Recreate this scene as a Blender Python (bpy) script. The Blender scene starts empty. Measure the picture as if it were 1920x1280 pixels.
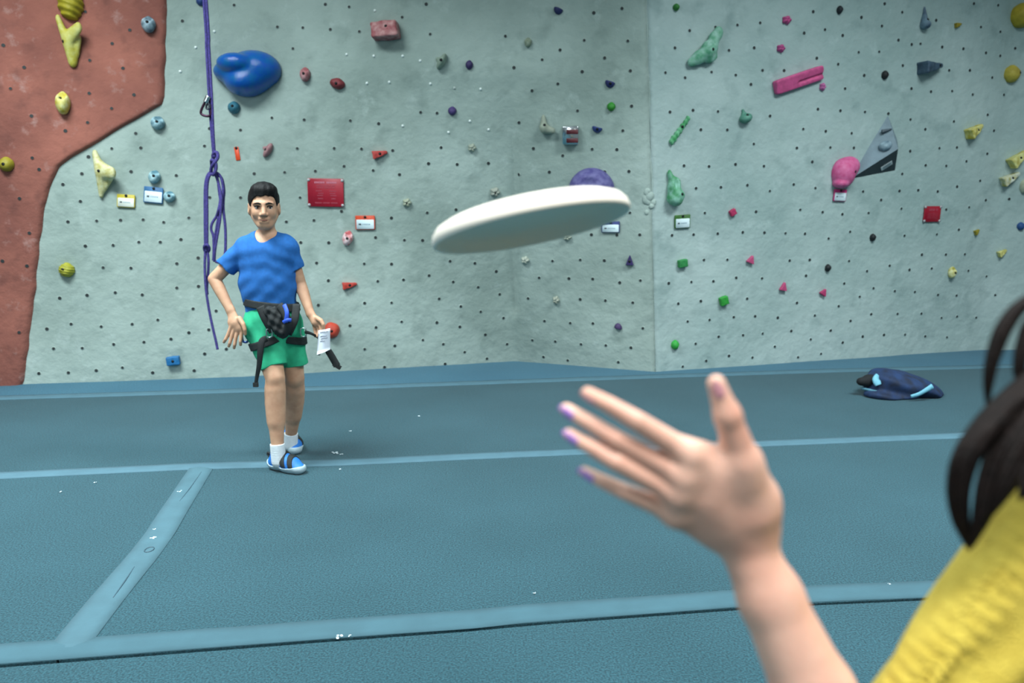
import bpy, math, random
import numpy as np
from mathutils import Vector, Matrix, noise
from mathutils.bvhtree import BVHTree

# ------------------------------------------------------------------ camera, light, exposure
scene = bpy.context.scene
COL = scene.collection
CAM_H, PITCH, FPX = 1.336, math.radians(9.83), 1500.0
CP, SP = math.cos(PITCH), math.sin(PITCH)
cam_data = bpy.data.cameras.new('camera')
cam = bpy.data.objects.new('camera', cam_data)
COL.objects.link(cam)
cam.location = (0, 0, CAM_H)
cam.rotation_euler = (math.radians(90) - PITCH, 0, 0)
cam_data.sensor_width = 36.0
cam_data.lens = FPX / 1920 * 36.0
cam_data.clip_start = 0.02
cam_data.dof.use_dof = True
cam_data.dof.focus_distance = 2.9
cam_data.dof.aperture_fstop = 3.2
scene.camera = cam

world = bpy.data.worlds.new('world')
scene.world = world
world.use_nodes = True
bg = world.node_tree.nodes['Background']
bg.inputs[0].default_value = (0.62, 0.80, 0.86, 1)
bg.inputs[1].default_value = 0.25

def area(name, loc, target, size, energy, color=(1, 1, 1), spread=180):
    ld = bpy.data.lights.new(name, 'AREA')
    ld.shape = 'RECTANGLE'
    ld.size, ld.size_y = size
    ld.energy = energy
    ld.color = color
    ld.spread = math.radians(spread)
    o = bpy.data.objects.new(name, ld)
    COL.objects.link(o)
    o.location = loc
    o.rotation_euler = (Vector(target) - Vector(loc)).to_track_quat('-Z', 'Y').to_euler()
    return o

area('ceiling_lamp_a', (-2.7, 2.9, 4.9), (-2.6, 3.4, 0), (2.4, 1.2), 300, (0.88, 1.0, 1.02), 122)
area('ceiling_lamp_b', (3.2, 2.9, 4.9), (3.2, 3.4, 0), (2.4, 1.2), 258, (0.88, 1.0, 1.02), 126)
area('ceiling_lamp_c', (0.5, -0.5, 4.3), (0.35, 0.6, 0.6), (1.6, 1.2), 85, (1.0, 0.96, 0.94), 110)
area('left_fill_light', (-4.5, -3.0, 3.2), (0, 6, 0.9), (3.0, 2.0), 125, (0.86, 0.98, 1.03))  # added broad fill from behind left, not an actual window
scene.view_settings.view_transform = 'Standard'
scene.view_settings.look = 'None'
scene.view_settings.exposure = 0.0
scene.view_settings.gamma = 1.0
scene.view_settings.use_curve_mapping = False

# ------------------------------------------------------------------ helpers
rnd = random.Random(7)

def ray(px, py):
    a, b = (px - 960) / FPX, (640 - py) / FPX
    return Vector((a, CP + b * SP, b * CP - SP))

def P(px, py, Y):
    """the point of the plane y = Y that the photograph shows at this pixel"""
    d = ray(px, py)
    return Vector((d.x / d.y * Y, Y, CAM_H + d.z / d.y * Y))

def F(px, py, z=0.0):
    """the same for a height above the floor"""
    d = ray(px, py)
    t = (z - CAM_H) / d.z
    return Vector((d.x * t, d.y * t, z))

def srgb(h):
    h = h.lstrip('#')
    c = [int(h[i:i + 2], 16) / 255 for i in (0, 2, 4)]
    return tuple(x / 12.92 if x <= 0.04045 else ((x + 0.055) / 1.055) ** 2.4 for x in c) + (1,)

MATS = {}
def mat(name, color, rough=0.6, var=0.12, scale=30, bump=0.0, bump_scale=200, metal=0.0, sss=0.0, color2=None, coat=0.0, spec=0.5):
    if name in MATS:
        return MATS[name]
    m = bpy.data.materials.new(name)
    m.use_nodes = True
    nt = m.node_tree
    b = nt.nodes['Principled BSDF']
    b.inputs['Roughness'].default_value = rough
    b.inputs['Metallic'].default_value = metal
    b.inputs['Specular IOR Level'].default_value = spec
    b.inputs['Coat Weight'].default_value = coat
    if sss:
        b.inputs['Subsurface Weight'].default_value = sss
        b.inputs['Subsurface Radius'].default_value = (1.0, 0.35, 0.2)
        b.inputs['Subsurface Scale'].default_value = 0.006
    c = srgb(color)
    c2 = srgb(color2) if color2 else tuple(x * (1 - var) for x in c[:3]) + (1,)
    tc = nt.nodes.new('ShaderNodeTexCoord')
    n = nt.nodes.new('ShaderNodeTexNoise')
    n.inputs['Scale'].default_value = scale
    n.inputs['Detail'].default_value = 5
    r = nt.nodes.new('ShaderNodeValToRGB')
    r.color_ramp.elements[0].position = 0.35
    r.color_ramp.elements[1].position = 0.65
    r.color_ramp.elements[0].color = c2
    r.color_ramp.elements[1].color = c
    nt.links.new(tc.outputs['Object'], n.inputs['Vector'])
    nt.links.new(n.outputs['Fac'], r.inputs['Fac'])
    nt.links.new(r.outputs['Color'], b.inputs['Base Color'])
    if bump:
        n2 = nt.nodes.new('ShaderNodeTexNoise')
        n2.inputs['Scale'].default_value = bump_scale
        n2.inputs['Detail'].default_value = 4
        bp = nt.nodes.new('ShaderNodeBump')
        bp.inputs['Strength'].default_value = bump
        bp.inputs['Distance'].default_value = 0.01
        nt.links.new(tc.outputs['Object'], n2.inputs['Vector'])
        nt.links.new(n2.outputs['Fac'], bp.inputs['Height'])
        nt.links.new(bp.outputs['Normal'], b.inputs['Normal'])
    MATS[name] = m
    return m

def tag(o, label=None, cat=None, group=None, kind=None):
    if label: o['label'] = label
    if cat: o['category'] = cat
    if group: o['group'] = group
    if kind: o['kind'] = kind
    return o

def empty(name, loc=(0, 0, 0)):
    o = bpy.data.objects.new(name, None)
    o.empty_display_size = 0.1
    COL.objects.link(o)
    o.location = loc
    return o

def link(name, me, m=None, parent=None, smooth=True):
    if m is not None:
        me.materials.append(m)
    if smooth and len(me.polygons):
        me.polygons.foreach_set('use_smooth', np.ones(len(me.polygons), dtype=bool))
    o = bpy.data.objects.new(name, me)
    COL.objects.link(o)
    if parent is not None:
        o.parent = parent
        o.matrix_parent_inverse = PINV(parent)
    return o

def PINV(parent):
    # parts of an Empty are modelled in world space; parts of a placed mesh in that mesh's own space
    if parent.type == 'EMPTY':
        return Matrix.Translation(-parent.location)
    return Matrix.Identity(4)

class MB:
    """collects boxes, tubes and discs into one mesh"""
    def __init__(self): self.v, self.f = [], []
    def add(self, vs, fs):
        n = len(self.v)
        self.v += [tuple(v) for v in vs]
        self.f += [tuple(i + n for i in f) for f in fs]
    def box(self, c, s, M=None, bev=0.0):
        M = M or Matrix.Identity(3)
        c = Vector(c); hx, hy, hz = (x / 2 for x in s)
        if bev <= 0:
            vs = [c + M @ Vector((x * hx, y * hy, z * hz)) for z in (-1, 1) for y in (-1, 1) for x in (-1, 1)]
            self.add(vs, [(0, 2, 3, 1), (4, 5, 7, 6), (0, 1, 5, 4), (2, 6, 7, 3), (0, 4, 6, 2), (1, 3, 7, 5)])
            return
        ring = []
        for sx, sy, a0 in ((1, 1, 0), (-1, 1, 90), (-1, -1, 180), (1, -1, 270)):
            for k in range(4):
                a = math.radians(a0 + k * 30)
                ring.append((sx * (hx - bev) + bev * math.cos(a), sy * (hy - bev) + bev * math.sin(a)))
        n = len(ring)
        e = min(bev, hz) * 0.35
        lay = [(-hz, 1.0), (hz - e, 1.0), (hz, 1 - e / max(hx, hy))]
        vs = [c + M @ Vector((x * k, y * k, z)) for z, k in lay for x, y in ring]
        fs = [tuple(reversed(range(n))), tuple(range(2 * n, 3 * n))]
        for L in range(2):
            for i in range(n):
                j = (i + 1) % n
                fs.append((L * n + i, L * n + j, (L + 1) * n + j, (L + 1) * n + i))
        self.add(vs, fs)
    def disc(self, c, nrm, r, h, seg=10, r2=None):
        nrm = Vector(nrm).normalized()
        u = nrm.orthogonal().normalized(); w = nrm.cross(u)
        c = Vector(c); r2 = r if r2 is None else r2
        vs = [c + (u * math.cos(2 * math.pi * i / seg) + w * math.sin(2 * math.pi * i / seg)) * r for i in range(seg)]
        vs += [c + nrm * h + (u * math.cos(2 * math.pi * i / seg) + w * math.sin(2 * math.pi * i / seg)) * r2 for i in range(seg)]
        fs = [tuple(reversed(range(seg))), tuple(range(seg, 2 * seg))]
        fs += [(i, (i + 1) % seg, seg + (i + 1) % seg, seg + i) for i in range(seg)]
        self.add(vs, fs)
    def tube(self, pts, rad, seg=8, sub=5, closed=False, flat=None):
        """tube along a Catmull-Rom path; rad number or list; flat = (thickness factor, axis) for webbing"""
        pts = [Vector(p) for p in pts]
        rads = rad if isinstance(rad, (list, tuple)) else [rad] * len(pts)
        path, rr = [], []
        n = len(pts)
        rng = range(n) if closed else range(n - 1)
        for i in rng:
            g = (lambda k: pts[k % n]) if closed else (lambda k: pts[min(max(k, 0), n - 1)])
            p0, p1, p2, p3 = g(i - 1), g(i), g(i + 1), g(i + 2)
            for s in range(sub):
                t = s / sub
                path.append(0.5 * ((2 * p1) + (p2 - p0) * t + (2 * p0 - 5 * p1 + 4 * p2 - p3) * t * t + (3 * p1 - p0 - 3 * p2 + p3) * t ** 3))
                rr.append(rads[i] * (1 - t) + rads[(i + 1) % n] * t)
        if not closed:
            path.append(pts[-1]); rr.append(rads[-1])
        N = len(path)
        vs, fs = [], []
        prev = None
        for i in range(N):
            if closed: t = path[(i + 1) % N] - path[i - 1]
            else: t = path[min(i + 1, N - 1)] - path[max(i - 1, 0)]
            t.normalize()
            if flat:
                u = flat[1] - t * t.dot(flat[1])
                u = u.normalized() if u.length > 1e-6 else t.orthogonal().normalized()
            else:
                u = t.orthogonal().normalized() if prev is None else (prev - t * t.dot(prev)).normalized()
            prev = u
            w = t.cross(u)
            for k in range(seg):
                a = 2 * math.pi * k / seg
                vs.append(path[i] + u * math.cos(a) * rr[i] * (flat[0] if flat else 1) + w * math.sin(a) * rr[i])
        M = N if closed else N - 1
        for i in range(M):
            for k in range(seg):
                a, b = i * seg + k, i * seg + (k + 1) % seg
                c, d = ((i + 1) % N) * seg + (k + 1) % seg, ((i + 1) % N) * seg + k
                fs.append((a, b, c, d))
        if not closed:
            fs.append(tuple(reversed(range(seg))))
            fs.append(tuple(range((N - 1) * seg, N * seg)))
        self.add(vs, fs)
    def ball(self, c, r, M=None, seg=10, rings=6):
        M = M or Matrix.Identity(3)
        c = Vector(c); r = Vector(r) if not isinstance(r, (int, float)) else Vector((r, r, r))
        vs = [c + M @ Vector((0, 0, r.z))]
        for i in range(1, rings):
            a = math.pi * i / rings
            for k in range(seg):
                b = 2 * math.pi * k / seg
                vs.append(c + M @ Vector((r.x * math.sin(a) * math.cos(b), r.y * math.sin(a) * math.sin(b), r.z * math.cos(a))))
        vs.append(c + M @ Vector((0, 0, -r.z)))
        fs = [(0, 1 + k, 1 + (k + 1) % seg) for k in range(seg)]
        for i in range(rings - 2):
            for k in range(seg):
                a, b = 1 + i * seg + k, 1 + i * seg + (k + 1) % seg
                fs.append((a, a + seg, b + seg, b))
        L = len(vs) - 1
        s = 1 + (rings - 2) * seg
        fs += [(L, s + (k + 1) % seg, s + k) for k in range(seg)]
        self.add(vs, fs)
    def build(self, name, m, parent=None, smooth=True):
        me = bpy.data.meshes.new(name)
        me.from_pydata(self.v, [], self.f)
        return link(name, me, m, parent, smooth)

# ---- signed distance modelling: one continuous skin from tapered limbs, meshed with surface nets
def smin(a, b, k):
    if k <= 0: return np.minimum(a, b)
    h = np.maximum(k - np.abs(a - b), 0) / k
    return np.minimum(a, b) - h * h * k * 0.25

def smax(a, b, k): return -smin(-a, -b, k)

class Sdf:
    def __init__(self): self.ops = []; self.lo = np.full(3, 1e9); self.hi = np.full(3, -1e9); self.post = []
    def _bb(self, pts, r, grow=True):
        pts = np.array([tuple(p) for p in pts]); lo = pts.min(0) - r; hi = pts.max(0) + r
        if grow:
            self.lo = np.minimum(self.lo, lo); self.hi = np.maximum(self.hi, hi)
        return lo, hi
    def cone(self, a, b, r1, r2, k=0.01, flat=1.0, n=(0, 1, 0), cap=False, op='u', cap0=False):
        a = np.array(tuple(a), dtype=np.float32); b = np.array(tuple(b), dtype=np.float32); n = np.array(tuple(n), dtype=np.float32)
        n = n / np.linalg.norm(n)
        ba = b - a; L2 = float(ba @ ba) or 1e-9; L = L2 ** 0.5
        def fn(X, Y, Z):
            qx, qy, qz = X - a[0], Y - a[1], Z - a[2]
            h = (qx * ba[0] + qy * ba[1] + qz * ba[2]) / L2
            t = np.clip(h, 0, 1)
            dx, dy, dz = qx - t * ba[0], qy - t * ba[1], qz - t * ba[2]
            d2 = dx * dx + dy * dy + dz * dz
            if flat != 1.0:
                e = dx * n[0] + dy * n[1] + dz * n[2]
                d2 = d2 + (flat * flat - 1) * e * e
            d = np.sqrt(d2) - (r1 + (r2 - r1) * t)
            if cap: d = np.maximum(d, (h - 1) * L)
            if cap0: d = np.maximum(d, -h * L)
            return d
        lo, hi = self._bb([a, b], max(r1, r2), op == 'u')
        self.ops.append((op, fn, lo, hi, k))
        return self
    def chain(self, pts, rads, k=0.01, inner=0.0, **kw):
        """a limb: its segments meet without bulging, then blend into the rest"""
        t = Sdf()
        for i in range(len(pts) - 1):
            t.cone(pts[i], pts[i + 1], rads[i], rads[i + 1], 0, **kw)
        fns = [o[1] for o in t.ops]
        def fn(X, Y, Z):
            d = fns[0](X, Y, Z)
            for f in fns[1:]: d = smin(d, f(X, Y, Z), inner)
            return d
        lo, hi = self._bb(pts, max(rads))
        self.ops.append(('u', fn, lo, hi, k))
        return self
    def ell(self, c, r, M=None, k=0.01, op='u'):
        c = np.array(tuple(c), dtype=np.float32); r = np.array(tuple(r), dtype=np.float32)
        R = np.array(M.to_3x3() if M is not None else Matrix.Identity(3), dtype=np.float32)
        def fn(X, Y, Z):
            qx, qy, qz = X - c[0], Y - c[1], Z - c[2]
            l = [R[0, i] * qx + R[1, i] * qy + R[2, i] * qz for i in range(3)]
            k0 = np.sqrt((l[0] / r[0]) ** 2 + (l[1] / r[1]) ** 2 + (l[2] / r[2]) ** 2)
            k1 = np.sqrt((l[0] / r[0] ** 2) ** 2 + (l[1] / r[1] ** 2) ** 2 + (l[2] / r[2] ** 2) ** 2) + 1e-6
            return k0 * (k0 - 1) / k1
        lo, hi = self._bb([c], float(r.max()), op == 'u')
        self.ops.append((op, fn, lo, hi, k))
        return self
    def fn(self, f, lo, hi, k=0.0, op='u'):
        self.ops.append((op, f, np.array(lo), np.array(hi), k))
        if op == 'u':
            self.lo = np.minimum(self.lo, lo); self.hi = np.maximum(self.hi, hi)
        return self
    def field(self, xs, ys, zs, pad=0.03):
        G = np.full((len(xs), len(ys), len(zs)), 0.2, dtype=np.float32)
        for op, f, lo, hi, k in self.ops:
            m = pad + k
            ix = np.searchsorted(xs, (lo[0] - m, hi[0] + m)); iy = np.searchsorted(ys, (lo[1] - m, hi[1] + m)); iz = np.searchsorted(zs, (lo[2] - m, hi[2] + m))
            s = (slice(*ix), slice(*iy), slice(*iz))
            if 0 in G[s].shape: continue
            d = f(xs[s[0]][:, None, None], ys[s[1]][None, :, None], zs[s[2]][None, None, :])
            if op == 'u': G[s] = smin(G[s], d, k)
            elif op == 's': G[s] = smax(G[s], -d, k)
            elif op == 'i': G[s] = smax(G[s], d, k)
        for f in self.post:
            G = f(G, xs[:, None, None], ys[None, :, None], zs[None, None, :])
        return G
    def mesh(self, name, vox=0.004, axes=None, margin=0.012):
        if axes is None:
            axes = [np.arange(self.lo[i] - margin, self.hi[i] + margin + vox, vox, dtype=np.float32) for i in range(3)]
        xs, ys, zs = [np.asarray(a, dtype=np.float32) for a in axes]
        return surface_nets(name, self.field(xs, ys, zs), xs, ys, zs)

def surface_nets(name, G, xs, ys, zs):
    ins = G < 0
    cnt = np.zeros(tuple(s - 1 for s in G.shape), dtype=np.uint8)
    sl = lambda o, n: slice(o, n - 1 + o)
    nx, ny, nz = G.shape
    for i in (0, 1):
        for j in (0, 1):
            for k in (0, 1):
                cnt += ins[sl(i, nx), sl(j, ny), sl(k, nz)]
    act = (cnt > 0) & (cnt < 8)
    ci, cj, ck = np.nonzero(act)
    idx = np.full(cnt.shape, -1, dtype=np.int32)
    idx[ci, cj, ck] = np.arange(len(ci), dtype=np.int32)
    acc = np.zeros((len(ci), 3)); num = np.zeros(len(ci))
    cs = [(i, j, k) for i in (0, 1) for j in (0, 1) for k in (0, 1)]
    for a in cs:
        for b in cs:
            if sum(b) - sum(a) == 1 and sum(abs(x - y) for x, y in zip(a, b)) == 1:
                fa = G[ci + a[0], cj + a[1], ck + a[2]]; fb = G[ci + b[0], cj + b[1], ck + b[2]]
                m = (fa < 0) != (fb < 0)
                t = np.where(m, fa / np.where(m, fa - fb, 1), 0)
                for ax, (arr, c) in enumerate(((xs, ci), (ys, cj), (zs, ck))):
                    pa, pb = arr[c + a[ax]], arr[c + b[ax]]
                    acc[:, ax] += np.where(m, pa + (pb - pa) * t, 0)
                num += m
    V = acc / np.maximum(num, 1)[:, None]
    quads = []
    for ax in range(3):
        A = np.moveaxis(ins, ax, 0); I = np.moveaxis(idx, ax, 0)
        e = A[:-1, 1:-1, 1:-1] != A[1:, 1:-1, 1:-1]
        p, q, r = np.nonzero(e)
        s = A[:-1, 1:-1, 1:-1][p, q, r]
        a, b, c, d = I[p, q, r], I[p, q + 1, r], I[p, q + 1, r + 1], I[p, q, r + 1]
        Q = np.stack([a, b, c, d], 1)
        fl = ~s if ax != 1 else s
        Q[fl] = Q[fl][:, ::-1]
        quads.append(Q)
    Q = np.concatenate(quads)
    Q = Q[(Q >= 0).all(1)]
    me = bpy.data.meshes.new(name)
    me.vertices.add(len(V)); me.vertices.foreach_set('co', V.astype(np.float32).ravel())
    me.loops.add(Q.size); me.loops.foreach_set('vertex_index', Q.astype(np.int32).ravel())
    me.polygons.add(len(Q)); me.polygons.foreach_set('loop_start', np.arange(0, Q.size, 4, dtype=np.int32))
    me.update(calc_edges=True)
    return me

# ------------------------------------------------------------------ the setting: climbing wall
def plaster(name, base, dark, light, stain, scale=1.0):
    m = bpy.data.materials.new(name); m.use_nodes = True
    nt = m.node_tree; b = nt.nodes['Principled BSDF']
    b.inputs['Roughness'].default_value = 0.85
    b.inputs['Specular IOR Level'].default_value = 0.25
    tc = nt.nodes.new('ShaderNodeTexCoord')
    def nz(s, d=6, r=0.55):
        n = nt.nodes.new('ShaderNodeTexNoise'); n.inputs['Scale'].default_value = s; n.inputs['Detail'].default_value = d
        n.inputs['Roughness'].default_value = r
        nt.links.new(tc.outputs['Object'], n.inputs['Vector']); return n
    def ramp(n, p0, p1, c0, c1):
        r = nt.nodes.new('ShaderNodeValToRGB')
        r.color_ramp.elements[0].position = p0; r.color_ramp.elements[1].position = p1
        r.color_ramp.elements[0].color = c0; r.color_ramp.elements[1].color = c1
        nt.links.new(n.outputs['Fac'], r.inputs['Fac']); return r
    def mix(f, c1, c2):
        x = nt.nodes.new('ShaderNodeMix'); x.data_type = 'RGBA'
        nt.links.new(f, x.inputs['Factor'])
        for s, c in ((6, c1), (7, c2)):
            if isinstance(c, tuple): x.inputs[s].default_value = c
            else: nt.links.new(c, x.inputs[s])
        return x.outputs[2]
    r1 = ramp(nz(1.1 * scale), 0.35, 0.68, srgb(dark), srgb(base))
    r2 = ramp(nz(5.5 * scale, 8, 0.65), 0.58, 0.78, (0, 0, 0, 1), (0.75, 0.75, 0.75, 1))
    c = mix(r2.outputs['Color'], r1.outputs['Color'], srgb(light))
    r3 = ramp(nz(5.2 * scale, 3, 0.5), 0.56, 0.76, (0, 0, 0, 1), (0.55, 0.55, 0.55, 1))
    c = mix(r3.outputs['Color'], c, srgb(stain))
    nt.links.new(c, b.inputs['Base Color'])
    n4, n5 = nz(14, 6), nz(120, 4)
    ad = nt.nodes.new('ShaderNodeMath'); ad.operation = 'MULTIPLY_ADD'
    ad.inputs[1].default_value = 0.12
    nt.links.new(n5.outputs['Fac'], ad.inputs[0]); nt.links.new(n4.outputs['Fac'], ad.inputs[2])
    bp = nt.nodes.new('ShaderNodeBump'); bp.inputs['Strength'].default_value = 0.35; bp.inputs['Distance'].default_value = 0.03
    nt.links.new(ad.outputs[0], bp.inputs['Height']); nt.links.new(bp.outputs['Normal'], b.inputs['Normal'])
    return m

M_GREY = plaster('grey_plaster', 'a9b9b2', '8a9a93', 'b5c4bf', '71827c')
M_PALE = plaster('pale_grey_plaster', 'adbebb', '95aaa7', 'b8c9c7', '798f8d')
M_RED = plaster('terracotta_plaster', '9f6355', '7d4c43', 'b29089', '66403a', 1.6)

def lerp_cols(X, cols):
    if X <= cols[0][0]: return cols[0][1]
    for (x0, y0), (x1, y1) in zip(cols, cols[1:]):
        if X <= x1: return y0 + (y1 - y0) * (X - x0) / (x1 - x0)
    return cols[-1][1]

SEAM0, SEAM_DX = 1.15, -0.06             # the joint between the two grey walls leans a little
def seam_x(z): return SEAM0 + SEAM_DX * z
def wall_y(X, z):
    """depth of the climbing wall surface at this place"""
    sx = seam_x(z)
    if X <= sx:
        f1 = 5.843 + 0.167 * (X + 3.647)
        f2 = 6.102 + 0.292 * (X + 2.10) + 0.09 * z
        y = max(f1, f2) if X < -0.5 else f2
        # shallow fold that dies out upward
        line = 6.102 + 0.09 * z + (6.29 - 6.102 - 0.13 * z) * (X + 2.1) / (sx + 2.1)
        k = min(max(z / 2.3, 0), 1)
        y3 = 6.722 + (6.29 - 6.722) * (X - 0.03) / (sx - 0.03) - 0.04 * z if X > 0.03 else 1e9
        low = min(y, y3)
        if X > -2.1:
            y = low * (1 - k) + line * k
    else:
        y = 6.29 - 0.04 * z + 0.305 * (X - sx)
        if X > 4.3: y = 6.29 - 0.04 * z + 0.305 * (4.3 - sx) + 0.02 * (X - 4.3)
    n = noise.fractal(Vector((X * 0.9, z * 0.9, 3.1)), 1.0, 2.0, 4) * 0.018
    n += noise.noise(Vector((X * 5, z * 5, 8.2))) * 0.004
    return y + n

def grid_wall(name, x0f, x1f, m, nx, ztop=5.2, dz=0.045):
    nz_ = int(ztop / dz)
    vs, fs = [], []
    for j in range(nz_ + 1):
        z = ztop * j / nz_
        a, b = x0f(z), x1f(z)
        for i in range(nx + 1):
            X = a + (b - a) * i / nx
            vs.append((X, wall_y(min(max(X, a + 1e-5), b - 1e-5), z), z))
    for j in range(nz_):
        for i in range(nx):
            p = j * (nx + 1) + i
            fs.append((p, p + 1, p + nx + 2, p + nx + 1))
    # thickness: a flat back 0.4 m behind
    n = len(vs)
    for j in (0, nz_):
        z = ztop * j / nz_
        for X in (x0f(z), x1f(z)):
            vs.append((X, 8.6, z))
    c = [0, nx, nz_ * (nx + 1), nz_ * (nx + 1) + nx]
    fs.append((n + 1, n, n + 2, n + 3))
    fs.append(tuple([n + 2, n] + [j * (nx + 1) for j in range(nz_ + 1)]))
    fs.append(tuple([n + 1, n + 3] + [j * (nx + 1) + nx for j in range(nz_, -1, -1)]))
    fs.append(tuple([c[2] + i for i in range(nx + 1)] + [n + 3, n + 2]))
    me = bpy.data.meshes.new(name); me.from_pydata(vs, [], fs)
    o = link(name, me, m)
    tag(o, kind='structure')
    return o, vs, fs

wb, v1, f1 = grid_wall('wall_back', lambda z: -8.0, lambda z: seam_x(z), M_GREY, 200)
wr, v2, f2 = grid_wall('wall_right', lambda z: seam_x(z) + 0.004, lambda z: 8.5, M_PALE, 160)
nv = len(v1)
BV = BVHTree.FromPolygons([Vector(v) for v in v1 + v2], f1 + [tuple(i + nv for i in f) for f in f2])

def hit(px, py, bv=None):
    o = Vector((0, 0, CAM_H)); d = ray(px, py).normalized()
    loc, nrm, i, dist = (bv or BV).ray_cast(o, d)
    if nrm.dot(d) > 0: nrm = -nrm
    return loc, nrm

# terracotta layer, standing proud of the grey wall, its edge traced in wall coordinates
edge = []
for p in ((313, 0), (312, 60), (310, 130), (309, 180), (303, 196), (280, 210), (240, 232), (205, 254), (170, 276), (135, 295), (114, 312), (100, 335),
          (90, 365), (82, 405), (75, 460), (68, 530), (60, 600), (52, 660), (45, 718)):
    l, _ = hit(*p); edge.append((l.z, l.x))
edge.append((0.0, edge[-1][1] - 0.01)); edge.sort()
edge.append((5.2, edge[-1][1] + 0.05))
def red_edge(z):
    for (z0, a), (z1, b) in zip(edge, edge[1:]):
        if z <= z1: return a + (b - a) * (z - z0) / max(z1 - z0, 1e-6)
    return edge[-1][1]
vs, fs = [], []
zs_ = [0.03 * i for i in range(174)]
zs_ = sorted(set([round(z, 4) for z in zs_] + [round(1.55 + 0.008 * i, 4) for i in range(100)]))
nxr = 90
for z in zs_:
    e = red_edge(z) + noise.noise(Vector((0, z * 9, 1))) * 0.012
    for i in range(nxr + 1):
        t = 1 - (1 - i / nxr) ** 2.2
        X = -8.0 + (e + 8.0) * t
        d = e - X
        off = 0.034 * (1 - math.exp(-d / 0.012)) + 0.001 if i < nxr else -0.02
        vs.append((X, wall_y(X, z) - off, z))
for j in range(len(zs_) - 1):
    for i in range(nxr):
        p = j * (nxr + 1) + i
        fs.append((p, p + 1, p + nxr + 2, p + nxr + 1))
me = bpy.data.meshes.new('wall_left'); me.from_pydata(vs, [], fs)
wl = tag(link('wall_left', me, M_RED), kind='structure')
tag(wl, 'terracotta red plaster layer with a ragged edge over the grey wall')
tag(wb, 'grey textured climbing wall with folds and bolt holes')
tag(wr, 'pale grey climbing wall beyond the upright joint')
BVA = BVHTree.FromPolygons([Vector(v) for v in v1 + v2 + vs], f1 + [tuple(i + nv for i in f) for f in f2] + [tuple(i + nv + len(v2) for i in f) for f in fs])

# rough filler bead along the joint
sp = MB()
pts, rr = [], []
for i in range(60):
    z = 0.0 + i * 0.08
    x = seam_x(z) + noise.noise(Vector((z * 3, 5, 1))) * 0.012
    pts.append(Vector((x, wall_y(seam_x(z) - 0.01, z) + 0.006, z))); rr.append(0.006 + 0.007 * abs(noise.noise(Vector((z * 6, 2, 2)))))
sp.tube(pts, rr, seg=8, sub=2)
for px, py, r in ((1218, 370, 0.06), (1221, 388, 0.05)):
    for k in range(7):
        l, n = hit(px + rnd.uniform(-9, 7), py + rnd.uniform(-14, 14)); q = r * rnd.uniform(0.3, 0.6)
        sp.ball(l + Vector((0, 0.006, 0)), (q, 0.016, q * 1.2))
sp.build('filler_bead', M_GREY, wb)

# bolt holes (threaded inserts): a small ring with a dark bore, far too many and small to be things
Z = lambda x0, y0, sc, pts: [(x0 + x / sc, y0 + y / sc) for x, y in pts]
holes = []
holes += Z(0, 0, 3.556, [(22, 302), (161, 449), (150 + 598 - 150, 402), (748, 290), (595, 622), (893, 632), (210, 773), (584, 816), (436, 872), (744, 722), (215, 1052), (261, 1129), (569, 78),
                 (905, 889), (745, 990), (939, 986), (546, 1158), (420, 1229), (874, 1144), (1363, 973), (1397, 857), (1604, 867), (1175, 1170), (1216, 140), (1695, 1158), (590, 1045), (865, 200), (820, 455), (70, 590)])
holes += Z(0, 330, 3.122, [(115, 131), (172, 333), (15, 497), (158, 525), (112, 914), (368, 48), (471, 147), (398, 267), (566, 262), (706, 258), (838, 255), (958, 270), (1105, 244), (500, 409), (662, 404),
                 (813, 386), (938, 386), (1059, 371), (604, 535), (767, 538), (1035, 512), (1160, 479), (350, 714), (510, 697), (675, 681), (833, 694), (1035, 654), (1162, 645), (275, 894), (417, 865),
                 (593, 880), (774, 866), (924, 841), (1130, 776), (1265, 789), (314, 1009), (482, 1006), (666, 984), (843, 971), (1001, 953), (1106, 916), (1222, 899), (228, 1154), (401, 1150),
                 (564, 1137), (717, 1120), (894, 1150), (1137, 1138), (1198, 1040), (1325, 1012), (1228, 125), (1408, 126)])
holes += Z(360, 0, 3.84, [(303, 37), (960, 32), (1131, 50), (1513, 124), (615, 194), (798, 200), (996, 212), (1205, 227), (1715, 246), (727, 350), (575, 848), (808, 862), (1140, 868), (1344, 890),
                 (1445, 1083), (1220, 1071), (1024, 1067), (1095, 1196), (888, 1231), (450, 1247), (1304, 1226), (1494, 1256), (1703, 1177), (1793, 1061), (1909, 1183), (758, 1068), (667, 1240),
                 (1764, 814), (1646, 808), (348, 937), (90, 1050)])
holes += Z(760, 0, 3.84, [(150, 30), (179, 248), (720, 260), (1288, 290), (1357, 93), (1560, 61), (1602, 295), (1114, 360), (985, 430), (1435, 417), (782, 487), (1273, 516), (1620, 510), (1098, 603),
                 (912, 652), (1240, 797), (1629, 764), (818, 882), (922, 1068), (1133, 1120), (1345, 1073), (1523, 1076), (598, 1175), (373, 1182), (165, 1176), (256, 1062), (818, 1256), (1037, 1238), (1435, 1237), (1610, 1233), (1566, 940), (226, 815)])
holes += Z(1200, 0, 4.74, [(440, 272), (310, 425), (670, 240), (865, 222), (1067, 203), (790, 447), (1014, 425), (1458, 294), (1643, 263), (1538, 104), (1800, 315), (1570, 517), (1760, 570), (225, 645),
                 (400, 690), (635, 640), (850, 667), (1088, 625), (1280, 627), (985, 750), (1822, 787), (265, 995), (470, 980), (692, 990), (1155, 1030), (1580, 970), (1780, 983), (540, 1152), (775, 1153), (1450, 1146), (1650, 1166), (1880, 1183)])
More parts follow.
